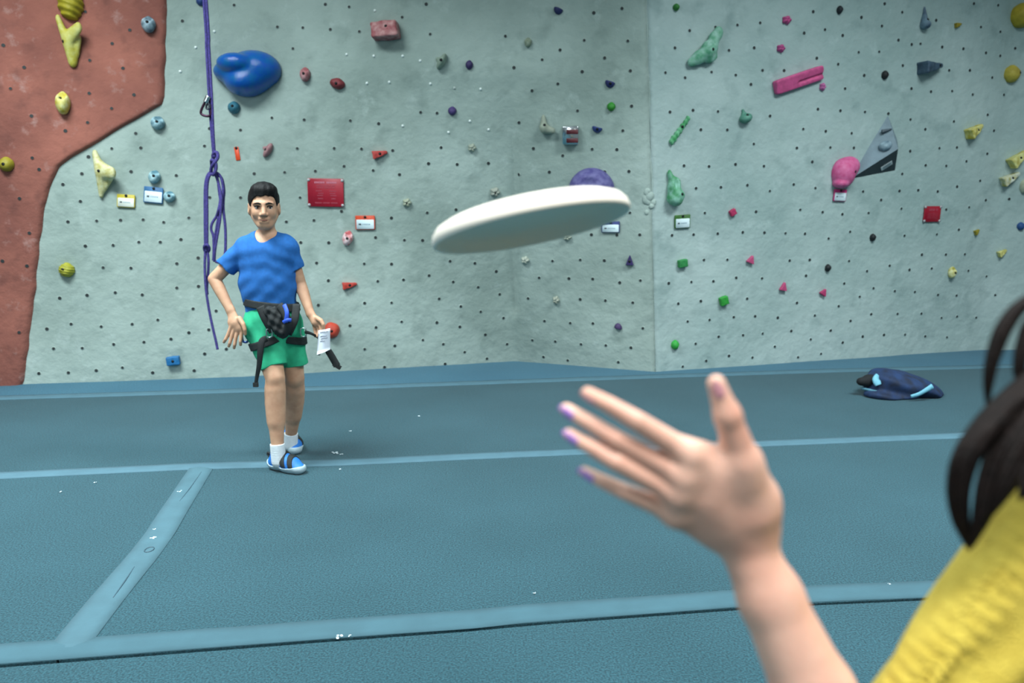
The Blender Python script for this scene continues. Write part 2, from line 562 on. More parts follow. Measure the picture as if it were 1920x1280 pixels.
holes += Z(1560, 0, 5.333, [(525, 37), (293, 174), (497, 260), (105, 353), (700, 122), (1040, 203), (1418, 36), (1660, 52), (1487, 270), (1682, 317), (663, 401), (795, 444), (883, 437), (1100, 470),
                 (1312, 487), (1538, 528), (1680, 557), (1830, 483), (265, 522), (470, 517), (60, 640), (320, 754), (706, 655), (1170, 703), (1377, 703), (1600, 775), (130, 886), (793, 885), (988, 916),
                 (1200, 910), (1405, 944), (1717, 948), (82, 1108), (328, 1118), (562, 1136), (783, 1194), (1217, 1213)])
holes += Z(1200, 200, 4.74, [(1010, 330), (1393, 367), (1690, 362), (390, 523), (613, 530), (848, 512), (1100, 528), (1530, 490), (497, 724), (718, 715), (953, 697), (1153, 748), (1365, 690), (1558, 722),
                 (575, 943), (1030, 932), (1423, 915), (1622, 936), (1797, 955), (283, 1142), (475, 1135), (690, 1127), (912, 1115), (1105, 1118), (1292, 1123), (1465, 1128), (1675, 1170), (1866, 1110)])
holes += Z(1520, 200, 4.74, [(65, 25), (262, 37), (482, 45), (688, 62), (885, 113), (1272, 127), (1018, 200), (1572, 72), (1628, 213), (133, 217), (363, 233), (172, 362), (383, 365), (883, 394), (1143, 368),
                 (1298, 362), (1568, 417), (1383, 485), (1020, 520), (1203, 525), (812, 597), (1505, 657), (1300, 710), (1128, 753), (955, 742), (788, 748), (465, 753), (625, 828), (1763, 820), (1555, 830),
                 (105, 935), (280, 957), (513, 943), (805, 905), (1203, 913), (1407, 893), (350, 1110), (157, 1170), (833, 1145), (1120, 1133), (1315, 1092)])
holes += Z(600, 380, 3.765, [(152, 60), (504, 107), (757, 70), (960, 48), (392, 245), (596, 263), (724, 265), (62, 282), (312, 430), (505, 432), (918, 411), (1093, 426), (1244, 484), (59, 549), (408, 553),
                 (589, 543), (770, 513), (940, 558), (1116, 595), (1268, 645), (315, 708), (505, 705), (841, 677), (994, 731), (1134, 768), (1295, 813), (211, 867), (395, 879), (576, 839), (825, 845),
                 (987, 875), (1167, 931), (726, 968), (870, 997), (315, 1032), (528, 1009), (1021, 1053), (1320, 997), (1178, 1099), (883, 1137), (455, 1160), (1469, 674)])
holes += Z(940, 380, 3.765, [(908, 70), (636, 225), (816, 228), (977, 226), (1204, 230), (1356, 223), (1438, 72), (361, 410), (557, 402), (727, 407), (1429, 403), (267, 528), (477, 534), (645, 537), (836, 563),
                 (982, 548), (1181, 568), (1341, 558), (190, 674), (557, 681), (735, 690), (928, 704), (1248, 712), (1407, 694), (15, 813), (305, 834), (487, 848), (647, 851), (999, 885), (1314, 837),
                 (1469, 826), (40, 996), (219, 969), (381, 978), (563, 998), (738, 1006), (915, 1022), (1371, 994), (298, 1087), (469, 1111), (826, 1124), (1280, 1155), (1445, 1115)])
holes += Z(1300, 340, 3.555, [(69, 522), (226, 521), (285, 642), (133, 665), (457, 645), (641, 527), (775, 523), (1037, 530), (900, 379), (1045, 335), (750, 628), (1005, 680), (48, 798), (358, 781), (690, 809),
                 (968, 831), (108, 921), (269, 904), (411, 898), (562, 908), (809, 893), (652, 996), (915, 993), (1047, 929), (168, 1034), (331, 1024), (461, 1013), (14, 1081), (542, 1100), (782, 1052),
                 (237, 1162), (393, 1173), (84, 1195), (697, 1171), (850, 1148), (995, 1073), (1128, 1033), (1185, 884), (1108, 768), (1200, 711), (1157, 597), (1308, 561), (1342, 730), (1360, 882), (1410, 1020), (1270, 1022)])
holes += Z(1600, 340, 3.555, [(340, 360), (555, 352), (703, 320), (456, 488), (616, 487), (742, 485), (240, 561), (373, 589), (521, 580), (766, 595), (886, 632), (409, 736), (563, 755), (687, 760), (945, 757), (453, 880),
                 (587, 909), (690, 900), (818, 906), (344, 1020), (478, 1031), (623, 1038), (293, 882)])
holes += Z(360, 320, 6.4, [(752, 32), (578, 322), (1297, 322), (1132, 612), (1463, 594), (1495, 1106), (1643, 863), (1795, 487), (1305, 860), (72, 1045)])
holes += Z(360, 500, 5.82, [(70, 210), (1487, 150), (1378, 418), (1722, 642), (182, 685), (375, 897), (138, 946), (1385, 948)])
kept = []
for p in holes:
    if all((p[0] - q[0]) ** 2 + (p[1] - q[1]) ** 2 > 14 ** 2 for q in kept): kept.append(p)
M_BORE = mat('dark_bore', '232a2b', 0.7)
M_RING = mat('insert_ring', '7d8a86', 0.6)
groups_ = {'L': (MB(), MB(), wl), 'B': (MB(), MB(), wb), 'R': (MB(), MB(), wr)}
for px, py in kept:
    l, n = hit(px, py, BVA)
    lb, _ = hit(px, py)
    key = 'R' if l.x > seam_x(l.z) else ('L' if (lb - l).length > 0.015 else 'B')
    ring, bore, _p = groups_[key]
    ring.disc(l - n * 0.004, n, 0.019, 0.0055, 9, 0.015)
    bore.disc(l - n * 0.002, n, 0.0105 + 0.003 * rnd.random(), 0.004, 8)
for ring, bore, par in groups_.values():
    tag(ring.build('bolt_hole_rims', par.data.materials[0], par), kind='stuff')
    tag(bore.build('bolt_holes', M_BORE, par, smooth=False), kind='stuff')
plugs = MB()
for px, py in [(402, 59), (367, 89), (338, 134), (703, 20), (650, 102), (701, 105), (755, 105), (788, 114), (688, 156), (730, 154), (807, 157), (852, 165), (755, 236), (841, 248), (881, 227), (901, 167), (852, 165), (916, 243)]:
    l, n = hit(px, py); plugs.ball(l, (0.011, 0.011, 0.011), seg=7, rings=5)
tag(plugs.build('white_plugs', mat('white_plug', 'e8f2ee', 0.4), wb), kind='stuff')

# ------------------------------------------------------------------ floor mats and tape
def carpet(name, dark, light):
    m = bpy.data.materials.new(name); m.use_nodes = True
    nt = m.node_tree; b = nt.nodes['Principled BSDF']
    b.inputs['Roughness'].default_value = 0.95; b.inputs['Specular IOR Level'].default_value = 0.15
    b.inputs['Sheen Weight'].default_value = 0.15
    tc = nt.nodes.new('ShaderNodeTexCoord')
    def nz(s, d, p0, p1, c0, c1):
        n = nt.nodes.new('ShaderNodeTexNoise'); n.inputs['Scale'].default_value = s; n.inputs['Detail'].default_value = d
        r = nt.nodes.new('ShaderNodeValToRGB')
        r.color_ramp.elements[0].position = p0; r.color_ramp.elements[1].position = p1
        r.color_ramp.elements[0].color = c0; r.color_ramp.elements[1].color = c1
        nt.links.new(tc.outputs['Object'], n.inputs['Vector']); nt.links.new(n.outputs['Fac'], r.inputs['Fac']); return n, r
    n1, r1 = nz(1.4, 5, 0.3, 0.7, srgb(dark), srgb(light))
    n2, r2 = nz(150, 4, 0.34, 0.68, (0.5, 0.52, 0.54, 1), (1.36, 1.34, 1.32, 1))
    mx = nt.nodes.new('ShaderNodeMix'); mx.data_type = 'RGBA'; mx.blend_type = 'MULTIPLY'; mx.inputs['Factor'].default_value = 1
    nt.links.new(r1.outputs['Color'], mx.inputs[6]); nt.links.new(r2.outputs['Color'], mx.inputs[7])
    nt.links.new(mx.outputs[2], b.inputs['Base Color'])
    bp = nt.nodes.new('ShaderNodeBump'); bp.inputs['Strength'].default_value = 0.5; bp.inputs['Distance'].default_value = 0.006
    nt.links.new(n2.outputs['Fac'], bp.inputs['Height']); nt.links.new(bp.outputs['Normal'], b.inputs['Normal'])
    return m
M_CARPET = carpet('blue_carpet', '234852', '2a505b')
M_CARPET_WALL = carpet('bluer_carpet', '2d6076', '35687d')
M_TAPE_WORN = mat('worn_tape', '3c606c', 0.9, 0.12, 7, 0.12, 60)
M_TAPE_DULL = mat('dull_tape', '446773', 0.9, 0.12, 9, 0.12, 60)
M_TAPE = mat('grey_blue_tape', '496c7a', 0.85, 0.10, 9, 0.12, 60)
fl = MB(); fl.box((0, 3.5, -0.10), (19, 15, 0.08))
floor = tag(fl.build('floor', mat('dark_subfloor', '1c2528', 0.9), smooth=False), 'blue-grey carpeted mats with taped joints', kind='structure')

def extend(pts, x0, x1):
    """floor polyline from pixels, run on straight to x0 and x1"""
    w = [F(*p) for p in pts]
    a, b = w[0], w[-1]
    k0 = (w[min(2, len(w) - 1)] - a); k1 = (b - w[max(-3, -len(w))])
    return [Vector((x0, a.y + k0.y / k0.x * (x0 - a.x), 0))] + w + [Vector((x1, b.y + k1.y / k1.x * (x1 - b.x), 0))]
line_top = extend([(0, 746), (300, 737), (640, 727), (1222, 706), (1560, 695), (1840, 688)], -9, 9)
line_mid = extend([(0, 892), (375, 874), (640, 867), (1085, 847), (1420, 832), (1820, 816)], -9, 9)
line_low = extend([(0, 1248), (640, 1198), (888, 1180), (997, 1169), (1378, 1141), (1500, 1133), (1770, 1121)], -9, 9)
def line_y(L, X):
    for a, b in zip(L, L[1:]):
        if X <= b.x: return a.y + (b.y - a.y) * (X - a.x) / (b.x - a.x)
    return L[-1].y
def mat_strip(lo, hi, x0=-9, x1=9, n=120, gap=0.006, m=None):
    """one carpeted mat: front edge lo(X), back edge hi(X), 6 cm thick"""
    vs, fs = [], []
    rows = [(0, -0.06), (0, -0.004), (0.004, 0), ('m', 0), (-0.004, 0), (1, -0.004), (1, -0.06)]
    for i in range(n + 1):
        X = x0 + (x1 - x0) * i / n
        a, b = lo(X) + gap, hi(X) - gap
        for y, z in ((a, -0.06), (a, -0.006), (a + 0.006, 0), (b - 0.006, 0), (b, -0.006), (b, -0.06)):
            vs.append((X, y, z))
    for i in range(n):
        for k in range(5):
            p = i * 6 + k
            fs.append((p, p + 6, p + 7, p + 1))
    fs.append((0, 1, 2, 3, 4, 5)); fs.append(tuple(n * 6 + k for k in (5, 4, 3, 2, 1, 0)))
    me = bpy.data.meshes.new('floor_mat'); me.from_pydata(vs, [], fs)
    return link('floor_mat', me, m or M_CARPET, floor, smooth=False)
mat_strip(lambda X: line_y(line_top, X), lambda X: 8.4, m=M_CARPET_WALL)
mat_strip(lambda X: line_y(line_mid, X), lambda X: line_y(line_top, X))
# the mat between the middle and low joints is divided by the slanting joint
dg = [F(379, 876), F(300, 1000), F(262, 1050), F(200, 1125), F(128, 1215)]
def slanted(left):
    vs, n = [], 40
    a0, a1 = dg[0], dg[-1]
    d = (a1 - a0).normalized()
    pts_in = []
    for i in range(n + 1):
        t = i / n
        p = a0 + d * ((a1 - a0).length * (t * 1.02 - 0.005))
        pts_in.append(p)
    x_top, x_bot = pts_in[0].x, pts_in[-1].x
    g = 0.004
    fs = []
    rows = []
    for i in range(n + 1):
        t = i / n
        p = pts_in[i]
        for j in range(31):
            s = j / 30
            Xe = -9 if left else 9
            ya0 = line_y(line_mid, Xe) * (1 - t) + line_y(line_low, Xe) * t
            X = (p.x - g if left else p.x + g) * (1 - s) + Xe * s
            y = (line_y(line_mid, X) - 0.006) * (1 - t) + (line_y(line_low, X) + 0.006) * t
            vs.append((X, y, 0))
    for i in range(n):
        for j in range(30):
            q = i * 31 + j
            fs.append((q, q + 31, q + 32, q + 1) if not left else (q, q + 1, q + 32, q + 31))
    m = len(vs)
    # skirts
    border = [i * 31 for i in range(n + 1)]
    low = [n * 31 + j for j in range(31)]
    for B in (border, low):
        base = len(vs)
        for b in B: vs.append((vs[b][0], vs[b][1], -0.06))
        for k in range(len(B) - 1): fs.append((B[k], B[k + 1], base + k + 1, base + k))
    me = bpy.data.meshes.new('floor_mat'); me.from_pydata(vs, [], fs)
    link('floor_mat', me, M_CARPET, floor, smooth=False)
slanted(True); slanted(False)
mat_strip(lambda X: -3.5, lambda X: line_y(line_low, X), gap=0.004)

def tape(pts, w, shift=0.0, z=0.0035, wob=0.004, m=None):
    vs, fs = [], []
    n = 0
    dense = []
    for a, b in zip(pts, pts[1:]):
        k = max(2, int((b - a).length / 0.08))
        dense += [a.lerp(b, i / k) for i in range(k)]
    dense.append(pts[-1])
    for i, p in enumerate(dense):
        t = (dense[min(i + 1, len(dense) - 1)] - dense[max(i - 1, 0)]).normalized()
        s = Vector((-t.y, t.x, 0))
        wb_ = noise.noise(Vector((p.x * 2.2, p.y * 2.2, 4.0))) * wob
        for o, zz in ((-w / 2, 0.0), (-w / 2, z), (-w / 6, z * 1.2), (w / 6, z * 1.2), (w / 2, z), (w / 2, 0.0)):
            q = p + s * (o + shift + wb_)
            vs.append((q.x, q.y, zz + (noise.noise(Vector((q.x * 7, q.y * 7, 1))) * 0.0012 if zz else 0)))
    for i in range(len(dense) - 1):
        for k in range(5):
            p = i * 6 + k
            fs.append((p, p + 6, p + 7, p + 1))
    me = bpy.data.meshes.new('seam_tape'); me.from_pydata(vs, [], fs)
    return link('seam_tape', me, m or M_TAPE, floor)
tape(line_top, 0.12); tape(line_mid, 0.105)
tape(line_low, 0.115, 0.064, m=M_TAPE_WORN)
tape(dg, 0.12, m=M_TAPE_DULL)
# wrinkle and ring mark pressed in the slanting tape
wk = MB(); wk.tube([F(212, 1120, 0.004), F(235, 1088, 0.0045), F(252, 1062, 0.004)], [0.0012, 0.003, 0.0012], seg=6)
wk.tube([F(336, 940, 0.004), F(356, 915, 0.0045), F(378, 884, 0.004)], [0.001, 0.0025, 0.001], seg=6)
c = F(280, 1030, 0.0045)
wk.tube([c + Vector((0.016 * math.cos(a), 0.024 * math.sin(a), 0)) for a in [i * math.pi / 5 for i in range(10)]], 0.0022, seg=6, sub=2, closed=True)
wk.build('tape_wrinkle', mat('tape_crease', '34505d', 0.6), floor)
ck = MB()
for px, py, r in ((628, 849, 0.016), (640, 852, 0.008), (638, 1194, 0.011), (655, 1192, 0.006), (337, 921, 0.009), (288, 1008, 0.012), (290, 992, 0.006), (1002, 1112, 0.004), (178, 905, 0.006), (1667, 1095, 0.004),
                  (787, 780, 0.008), (656, 808, 0.007), (115, 922, 0.006), (637, 880, 0.006)):
    for k in range(5):
        q = F(px, py, 0.0022) + Vector((rnd.uniform(-r, r), rnd.uniform(-r, r), 0.0015))
        ck.ball(q, (r * 0.5, r * 0.4, 0.0018), seg=6, rings=4)
tag(ck.build('chalk_flecks', mat('chalk', 'c9dbe2', 0.9), floor), kind='stuff')

# ------------------------------------------------------------------ climbing holds
def hold_mesh(name, kind, hw, hh, dep, rot, n=30):
    """shape in wall space: x right, y up, z out of the wall; half width, half height, depth in metres"""
    e = 1.15
    R = max(hw, hh) * 1.25
    xs = np.linspace(-R, R, n, dtype=np.float32); ys = np.linspace(-R, R, n, dtype=np.float32)
    zs = np.linspace(-0.12 * dep, dep * 1.25, max(14, int(n * 0.6)), dtype=np.float32)
    X0, Y0, Zd = xs[:, None, None], ys[None, :, None], zs[None, None, :]
    c, s = math.cos(rot), math.sin(rot)
    # un-rotated shape coordinates, scaled to the unit box
    X = (c * X0 + s * Y0) / hw; Y = (-s * X0 + c * Y0) / hh; Z = Zd / dep + 0 * X0
    X, Y, Z = np.broadcast_arrays(X, Y, Z)
    L = lambda x, y, z: np.sqrt(x * x + y * y + z * z)
    E = lambda cx, cy, cz, rx, ry, rz: L((X - cx) / rx, (Y - cy) / ry, (Z - cz) / rz) - 1
    def seg(a, b, r1, r2, zf=1.0):
        a, b = np.array(a, float), np.array(b, float); ba = b - a
        t = np.clip(((X - a[0]) * ba[0] + (Y - a[1]) * ba[1] + (Z - a[2]) * ba[2]) / (ba @ ba), 0, 1)
        return (L(X - a[0] - t * ba[0], Y - a[1] - t * ba[1], (Z - a[2] - t * ba[2]) * zf) - (r1 + (r2 - r1) * t)) * 1.5
    lump = 0.05 * np.sin(5 * X + 1.3) * np.sin(4.3 * Y + 0.7)
    if kind == 'knob':
        D = smin(E(0, 0, 0, 1, 1, 0.75), E(0, -0.1, 0.35, 0.75, 0.75, 0.62), 0.4) + lump
    elif kind == 'ridge':
        D = E(0, 0, 0, 1, 1, 1) + lump + 0.05 * np.sin(17 * (Y + 0.25 * X))
    elif kind == 'jug':
        D = smax(smin(E(0, 0.1, 0.1, 0.9, 0.85, 0.7), E(0, -0.15, 0.3, 0.85, 0.85, 0.7), 0.3), -E(0, 0.75, 0.75, 0.75, 0.6, 0.5), 0.25) + lump
    elif kind == 'oval':
        D = E(0, 0, 0, 1, 1, 1) + lump
    elif kind == 'half':
        D = smax(E(0, 0.45, 0, 1, 1.4, 1), Y - 0.55 + 0.25 * X, 0.25)
    elif kind == 'tear':
        D = smin(seg((0, -0.42, 0.1), (0, 0.62, 0.05), 0.58, 0.16), E(0, -0.4, 0.3, 0.9, 0.58, 0.7), 0.3) + lump * 0.6
    elif kind == 'pear':
        D = smin(smin(E(0.1, -0.5, 0.35, 0.85, 0.5, 0.65), E(-0.05, 0.05, 0.3, 0.62, 0.5, 0.55), 0.4), seg((-0.25, 0.2, 0.2), (-0.55, 0.8, 0.15), 0.3, 0.18), 0.3)
        D = smax(D, -E(-0.15, 0.35, 0.9, 0.25, 0.5, 0.35), 0.2) + 0.05 * np.sin(9 * Y + 2 * X)
    elif kind == 'horn':
        D = smin(seg((0.02, -0.72, 0.1), (-0.12, 0.05, 0.35), 0.34, 0.42), seg((-0.25, 0.0, 0.25), (-0.72, 0.92, 0.3), 0.3, 0.17), 0.15)
        D = smin(D, seg((-0.05, 0.12, 0.4), (0.72, 0.48, 0.95), 0.36, 0.24), 0.12)
        D = smin(D, seg((0.3, -0.45, 0.15), (0.5, 0.1, 0.35), 0.22, 0.25), 0.2)
    elif kind == 'cream_horn':
        D = smin(seg((-0.62, 0.9, 0.2), (-0.35, 0.3, 0.4), 0.22, 0.36), seg((-0.25, 0.2, 0.45), (0.72, 0.0, 0.95), 0.40, 0.27), 0.15)
        D = smin(D, seg((-0.2, 0.1, 0.35), (-0.4, -0.88, 0.1), 0.48, 0.18), 0.2)
        D = smin(D, seg((0.45, -0.1, 0.4), (-0.15, -0.6, 0.15), 0.22, 0.2), 0.2)
    elif kind == 'fin':
        D = smin(seg((-0.45, 0.75, 0.1), (-0.4, -0.2, 0.35), 0.18, 0.5), seg((-0.3, -0.4, 0.35), (0.65, -0.6, 0.4), 0.5, 0.3), 0.3)
    elif kind == 'flower':
        th = np.arctan2(Y, X)
        D = L(X, Y, Z * 0.9) - (0.82 + 0.09 * np.cos(5 * th)) + 0.25 * np.exp(-((X ** 2 + Y ** 2) / 0.06))
    elif kind == 'box':
        q = [np.abs(X) - 0.80, np.abs(Y) - 0.75, np.abs(Z) - 0.80]
        D = L(*[np.maximum(a, 0) for a in q]) + np.minimum(np.maximum(np.maximum(q[0], q[1]), q[2]), 0) - 0.14 + lump * 0.5
    elif kind == 'wedge':
        q = [np.abs(X) - 0.85, np.abs(Y) - (0.42 - 0.30 * X), np.abs(Z) - (0.6 - 0.3 * X)]
        D = L(*[np.maximum(a, 0) for a in q]) + np.minimum(np.maximum(np.maximum(q[0], q[1]), q[2]), 0) - 0.14 + lump
    elif kind == 'bar':
        q = [np.abs(X) - 0.93, np.abs(Y) - 0.80, np.abs(Z) - (0.62 + 0.22 * Y)]
        D = L(*[np.maximum(a, 0) for a in q]) + np.minimum(np.maximum(np.maximum(q[0], q[1]), q[2]), 0) - 0.10
        g = np.maximum(np.abs(Y + 0.22) - 0.16, np.maximum(-0.12 - X, 0.45 - Z))
        D = smax(D, -g, 0.08)
    elif kind == 'branch':
        D = smin(seg((-0.82, -0.85, 0.25), (0.1, -0.2, 0.55), 0.28, 0.42), seg((0.1, -0.2, 0.5), (0.72, 0.75, 0.3), 0.42, 0.3), 0.25)
        D = smin(D, seg((-0.75, -0.75, 0.3), (0.35, -0.55, 0.4), 0.22, 0.3), 0.2)
        D = smax(D, -seg((-0.3, -0.2, 0.95), (0.6, 0.75, 0.8), 0.2, 0.2), 0.15) + 0.05 * np.sin(9 * X + 4 * Y)
    elif kind == 'slug':
        D = seg((-0.75, -0.85, 0.2), (0.75, 0.85, 0.2), 0.26, 0.17, 0.8) + 0.07 * np.sin(11 * (X + Y)) + 0.03 * np.sin(23 * X - 9 * Y)
    elif kind == 'blob':
        D = smin(E(0.16, 0.08, 0.05, 0.82, 0.80, 0.72), E(-0.58, 0.0, 0.1, 0.42, 0.42, 0.6), 0.5)
        D = smin(D, E(-0.08, -0.48, 0.15, 0.55, 0.50, 0.7), 0.5)
        D = smin(D, E(-0.22, 0.24, 0.60, 0.52, 0.40, 0.42), 0.16)
    elif kind == 'dome':
        D = smax(E(0, 0, 0, 1, 1, 1), -E(-0.15, 0.45, 0.95, 0.5, 0.3, 0.25), 0.15)
    elif kind == 'cone':
        D = smin(seg((0.1, -0.5, 0.25), (0.15, 0.9, 0.05), 0.5, 0.08), E(0.25, -0.62, 0.35, 0.65, 0.36, 0.6), 0.25) + lump * 0.5
    elif kind == 'tri':
        D = np.maximum(np.maximum(-Y - 0.7, 0.87 * np.abs(X) * 1.0 + 0.5 * Y - 0.55), np.abs(Z) - 0.8) - 0.08
    elif kind == 'sloper':
        D = smin(E(-0.1, -0.1, 0.1, 0.8, 0.95, 0.85), E(0.4, 0.35, 0.1, 0.62, 0.62, 0.7), 0.4)
        D = smin(D, E(-0.35, -0.75, 0.3, 0.5, 0.3, 0.55), 0.2)
    elif kind == 'block':
        q = [np.abs(X) - 0.78, np.abs(Y + 0.12 * X) - 0.55, np.abs(Z) - (0.78 - 0.25 * Y)]
        D = L(*[np.maximum(a, 0) for a in q]) + np.minimum(np.maximum(np.maximum(q[0], q[1]), q[2]), 0) - 0.22 + lump
    D = (D * min(hw, hh, dep)).astype(np.float32)
    D = np.maximum(D, -(Zd + 0.004))
    D[0], D[-1], D[:, 0], D[:, -1], D[:, :, 0], D[:, :, -1] = 1, 1, 1, 1, 1, 1
    return surface_nets(name, D, xs, ys, zs)

def wall_frame(px, py):
    l, n = hit(px, py, BVA)
    n = Vector((n.x, n.y, n.z)).normalized()
    # average normal over a hand's breadth so pieces sit flat
    for dx, dy in ((-9, 0), (9, 0), (0, -9), (0, 9)):
        n = n + hit(px + dx, py + dy, BVA)[1]
    n.normalize()
    up = (Vector((0, 0, 1)) - n * n.z).normalized()
    r = up.cross(n)
    M = Matrix((r, up, n)).transposed().to_4x4()
    M.translation = l
    scale = ray(px, py).length * 0 + (l - Vector((0, 0, CAM_H))).dot(Vector((0, CP, -SP))) / FPX
    return M, scale

M_BOLT = mat('dark_bolt', '14181a', 0.5, metal=0.4)
HC = {}
def hmat(hexc, rough=0.55, chalk=True, dusty=None):
    key = 'hold_' + hexc + (dusty or '')
    return mat(key, hexc, rough, 0.25, 22, 0.25, 160, color2=dusty)

def hold(px, py, w, h, kind, color, label, rot=0, dep=None, bolt=None, name='climbing_hold', group=None, dusty=None, rough=0.6, out=0.0):
    M, s = wall_frame(px, py)
    hw, hh = w * s / 2, h * s / 2
    dep = dep or min(hw, hh) * 1.25
    big = max(w, h) > 34
    me = hold_mesh(name, kind, hw, hh, dep, math.radians(rot), 40 if big else 26)
    o = link(name, me, hmat(color, rough, dusty=dusty))
    o.location = M.translation + M.to_3x3() @ Vector((0, 0, 0.002 + out))
    o.rotation_euler = M.to_euler()
    tag(o, label, 'climbing hold', group or 'climbing holds bolted to the wall')
    if bolt is None and max(w, h) >= 19: bolt = (0, 0)
    if bolt:
        bx, by = bolt[0] * hw, bolt[1] * hh
        # find the surface above that spot
        bv = BVHTree.FromPolygons([v.co for v in me.vertices], [p.vertices[:] for p in me.polygons])
        q, nn, _, _ = bv.ray_cast(Vector((bx, by, dep * 3)), Vector((0, 0, -1)))
        if q:
            b = MB(); b.disc(q - nn * 0.004, nn, 0.011, 0.006, 8); b.build('bolt', M_BOLT, o)
    return o

H = hold
# --- on the terracotta layer
H(133, 8, 44, 62, 'ridge', 'a89a1e', 'olive-yellow ridged egg-shaped hold above the horned yellow hold', dep=0.09, bolt=(-0.3, 0.6))
H(134, 80, 50, 88, 'horn', 'b3a93a', 'tall yellow two-horned hold on the terracotta wall', dep=0.10, bolt=(-0.45, -0.05), dusty='c6c478')
H(119, 194, 27, 44, 'jug', 'c0b02e', 'small yellow peg hold below the horned one on terracotta', dep=0.09, dusty='d9d79b', bolt=(-0.2, 0.35))
H(279, 47, 27, 31, 'jug', '4d6470', 'slate blue pocket hold alone on the terracotta wall', dusty='a9bfca', dep=0.08, bolt=(0, 0.0))
H(13, 308, 27, 27, 'knob', '9c8f25', 'round olive-yellow knob low on the terracotta wall', dep=0.06)
# --- grey wall, near the terracotta edge
H(296, 231, 27, 26, 'jug', '47707e', 'pale blue chalked hold just below the corner of the terracotta', rot=-20, dusty='9dbfc8', dep=0.07)
H(198, 328, 46, 82, 'cream_horn', 'b1a85f', 'cream and yellow horned hold above the yellow-edged card', dep=0.11, bolt=(-0.3, 0.1), dusty='d6d6ae')
H(290, 332, 23, 26, 'jug', '447888', 'light blue hold directly above the blue-edged card', rot=-15, dusty='a9cad0', dep=0.065)
H(318, 369, 23, 21, 'jug', '2f6d80', 'light blue hold beside the blue-edged card', rot=-20, dusty='a9cad0', dep=0.06)
H(126, 506, 28, 27, 'ridge', 'a3a12b', 'round yellow ribbed knob on the brightly lit low wall', dep=0.06, bolt=(-0.2, 0.15))
H(326, 675, 25, 18, 'box', '1c6fa8', 'small bright blue square block near the floor', rot=5, dep=0.045)
H(468, 137, 126, 90, 'blob', '0a4fa8', 'huge glossy royal blue lobed hold beside the hanging rope', dep=0.24, bolt=False, rough=0.22, dusty='0c5f9c')
H(439, 202, 23, 23, 'knob', '2e6f83', 'small teal knob under the huge blue hold', dep=0.06, bolt=(-0.1, 0.1))
H(500, 280, 34, 20, 'tear', '8d5f63', 'dusty maroon teardrop hold above the boy', rot=58, dep=0.05, dusty='a17a7c', bolt=(0, -0.1))
H(573, 140, 21, 27, 'jug', '8f4348', 'small dark red chalk-topped hold right of the huge blue hold', dep=0.06, dusty='b98b8c')
H(633, 157, 29, 20, 'oval', '7e2c31', 'dark red almond-shaped hold', rot=-15, dep=0.05)
H(725, 60, 50, 42, 'block', '93474c', 'large dusty red block hold high on the grey wall', rot=10, dep=0.11, dusty='b88a88', bolt=(0.15, 0.2))
H(713, 288, 28, 19, 'wedge', 'c14540', 'bright red oval hold above the larger red sign', rot=12, dep=0.05)
H(652, 446, 21, 29, 'jug', 'b64f52', 'white-topped coral hold under the orange-edged card', rot=-15, dep=0.07, dusty='dfc9cb')
H(656, 534, 27, 17, 'wedge', 'c23f33', 'small red-orange wedge hold level with the boy\'s elbow', rot=8, dep=0.05)
H(621, 619, 32, 30, 'oval', 'c8452f', 'orange-red egg hold behind the card in the boy\'s hand', rot=15, dep=0.07)
H(825, 114, 36, 22, 'tear', '8a9c8c', 'grey-green slanted wedge hold on the grey wall', rot=60, dep=0.07, bolt=(0.2, -0.1))
H(880, 122, 14, 17, 'oval', '36285c', 'tiny dark purple chip hold beside the grey-green wedge', dep=0.035)
H(848, 208, 16, 16, 'knob', '44346e', 'tiny purple chip hold with a scalloped outline', dep=0.035)
H(990, 80, 15, 18, 'jug', '71806a', 'tiny olive-grey chip hold', dep=0.04, dusty='8b9684')
H(1047, 20, 18, 15, 'half', '252c5e', 'small navy half-round hold at the top of the grey wall', rot=-10, dep=0.035)
H(1144, 157, 19, 16, 'half', '232b66', 'small navy half-round hold above the green dot', rot=-5, dep=0.035)
H(1146, 200, 16, 16, 'knob', '2a8a22', 'small bright green dot hold on the grey wall', dep=0.035)
H(1120, 242, 20, 14, 'half', '2a3f7c', 'small blue half-round hold beside the chrome block', rot=-5, dep=0.035)
H(1026, 233, 32, 38, 'fin', '9aa392', 'stone-grey fin-shaped hold left of the chrome block', dep=0.08, bolt=(-0.3, 0.0))
H(885, 277, 18, 18, 'flower', 'a5ad9d', 'pale stone flower-shaped chip hold above the flying disc', dep=0.04)
H(763, 380, 19, 19, 'flower', 'a9b09a', 'pale stone flower-shaped chip hold left of the flying disc', dep=0.045)
H(928, 360, 22, 21, 'flower', 'a3a89c', 'pale stone knob just peeping over the flying disc', dep=0.05)
H(985, 487, 18, 17, 'flower', 'b5bcae', 'pale stone flower-shaped chip hold below the flying disc', dep=0.04)
H(1064, 444, 18, 15, 'flower', 'adb3a2', 'pale stone chip hold touching the disc\'s lower outline', dep=0.04)
H(1043, 562, 15, 18, 'flower', 'a7ad9e', 'pale stone chip hold low on the folded grey wall', dep=0.04)
H(1109, 357, 86, 84, 'dome', '4a4480', 'large purple dome hold half hidden by the flying disc', dep=0.15, bolt=False, dusty='6b689a')
H(1181, 489, 13, 19, 'tri', '33265f', 'tiny dark purple pointed hold beside the upright wall joint', dep=0.03)
H(1159, 612, 15, 14, 'half', '43305f', 'tiny plum half-round hold low beside the wall joint', rot=180, dep=0.03)
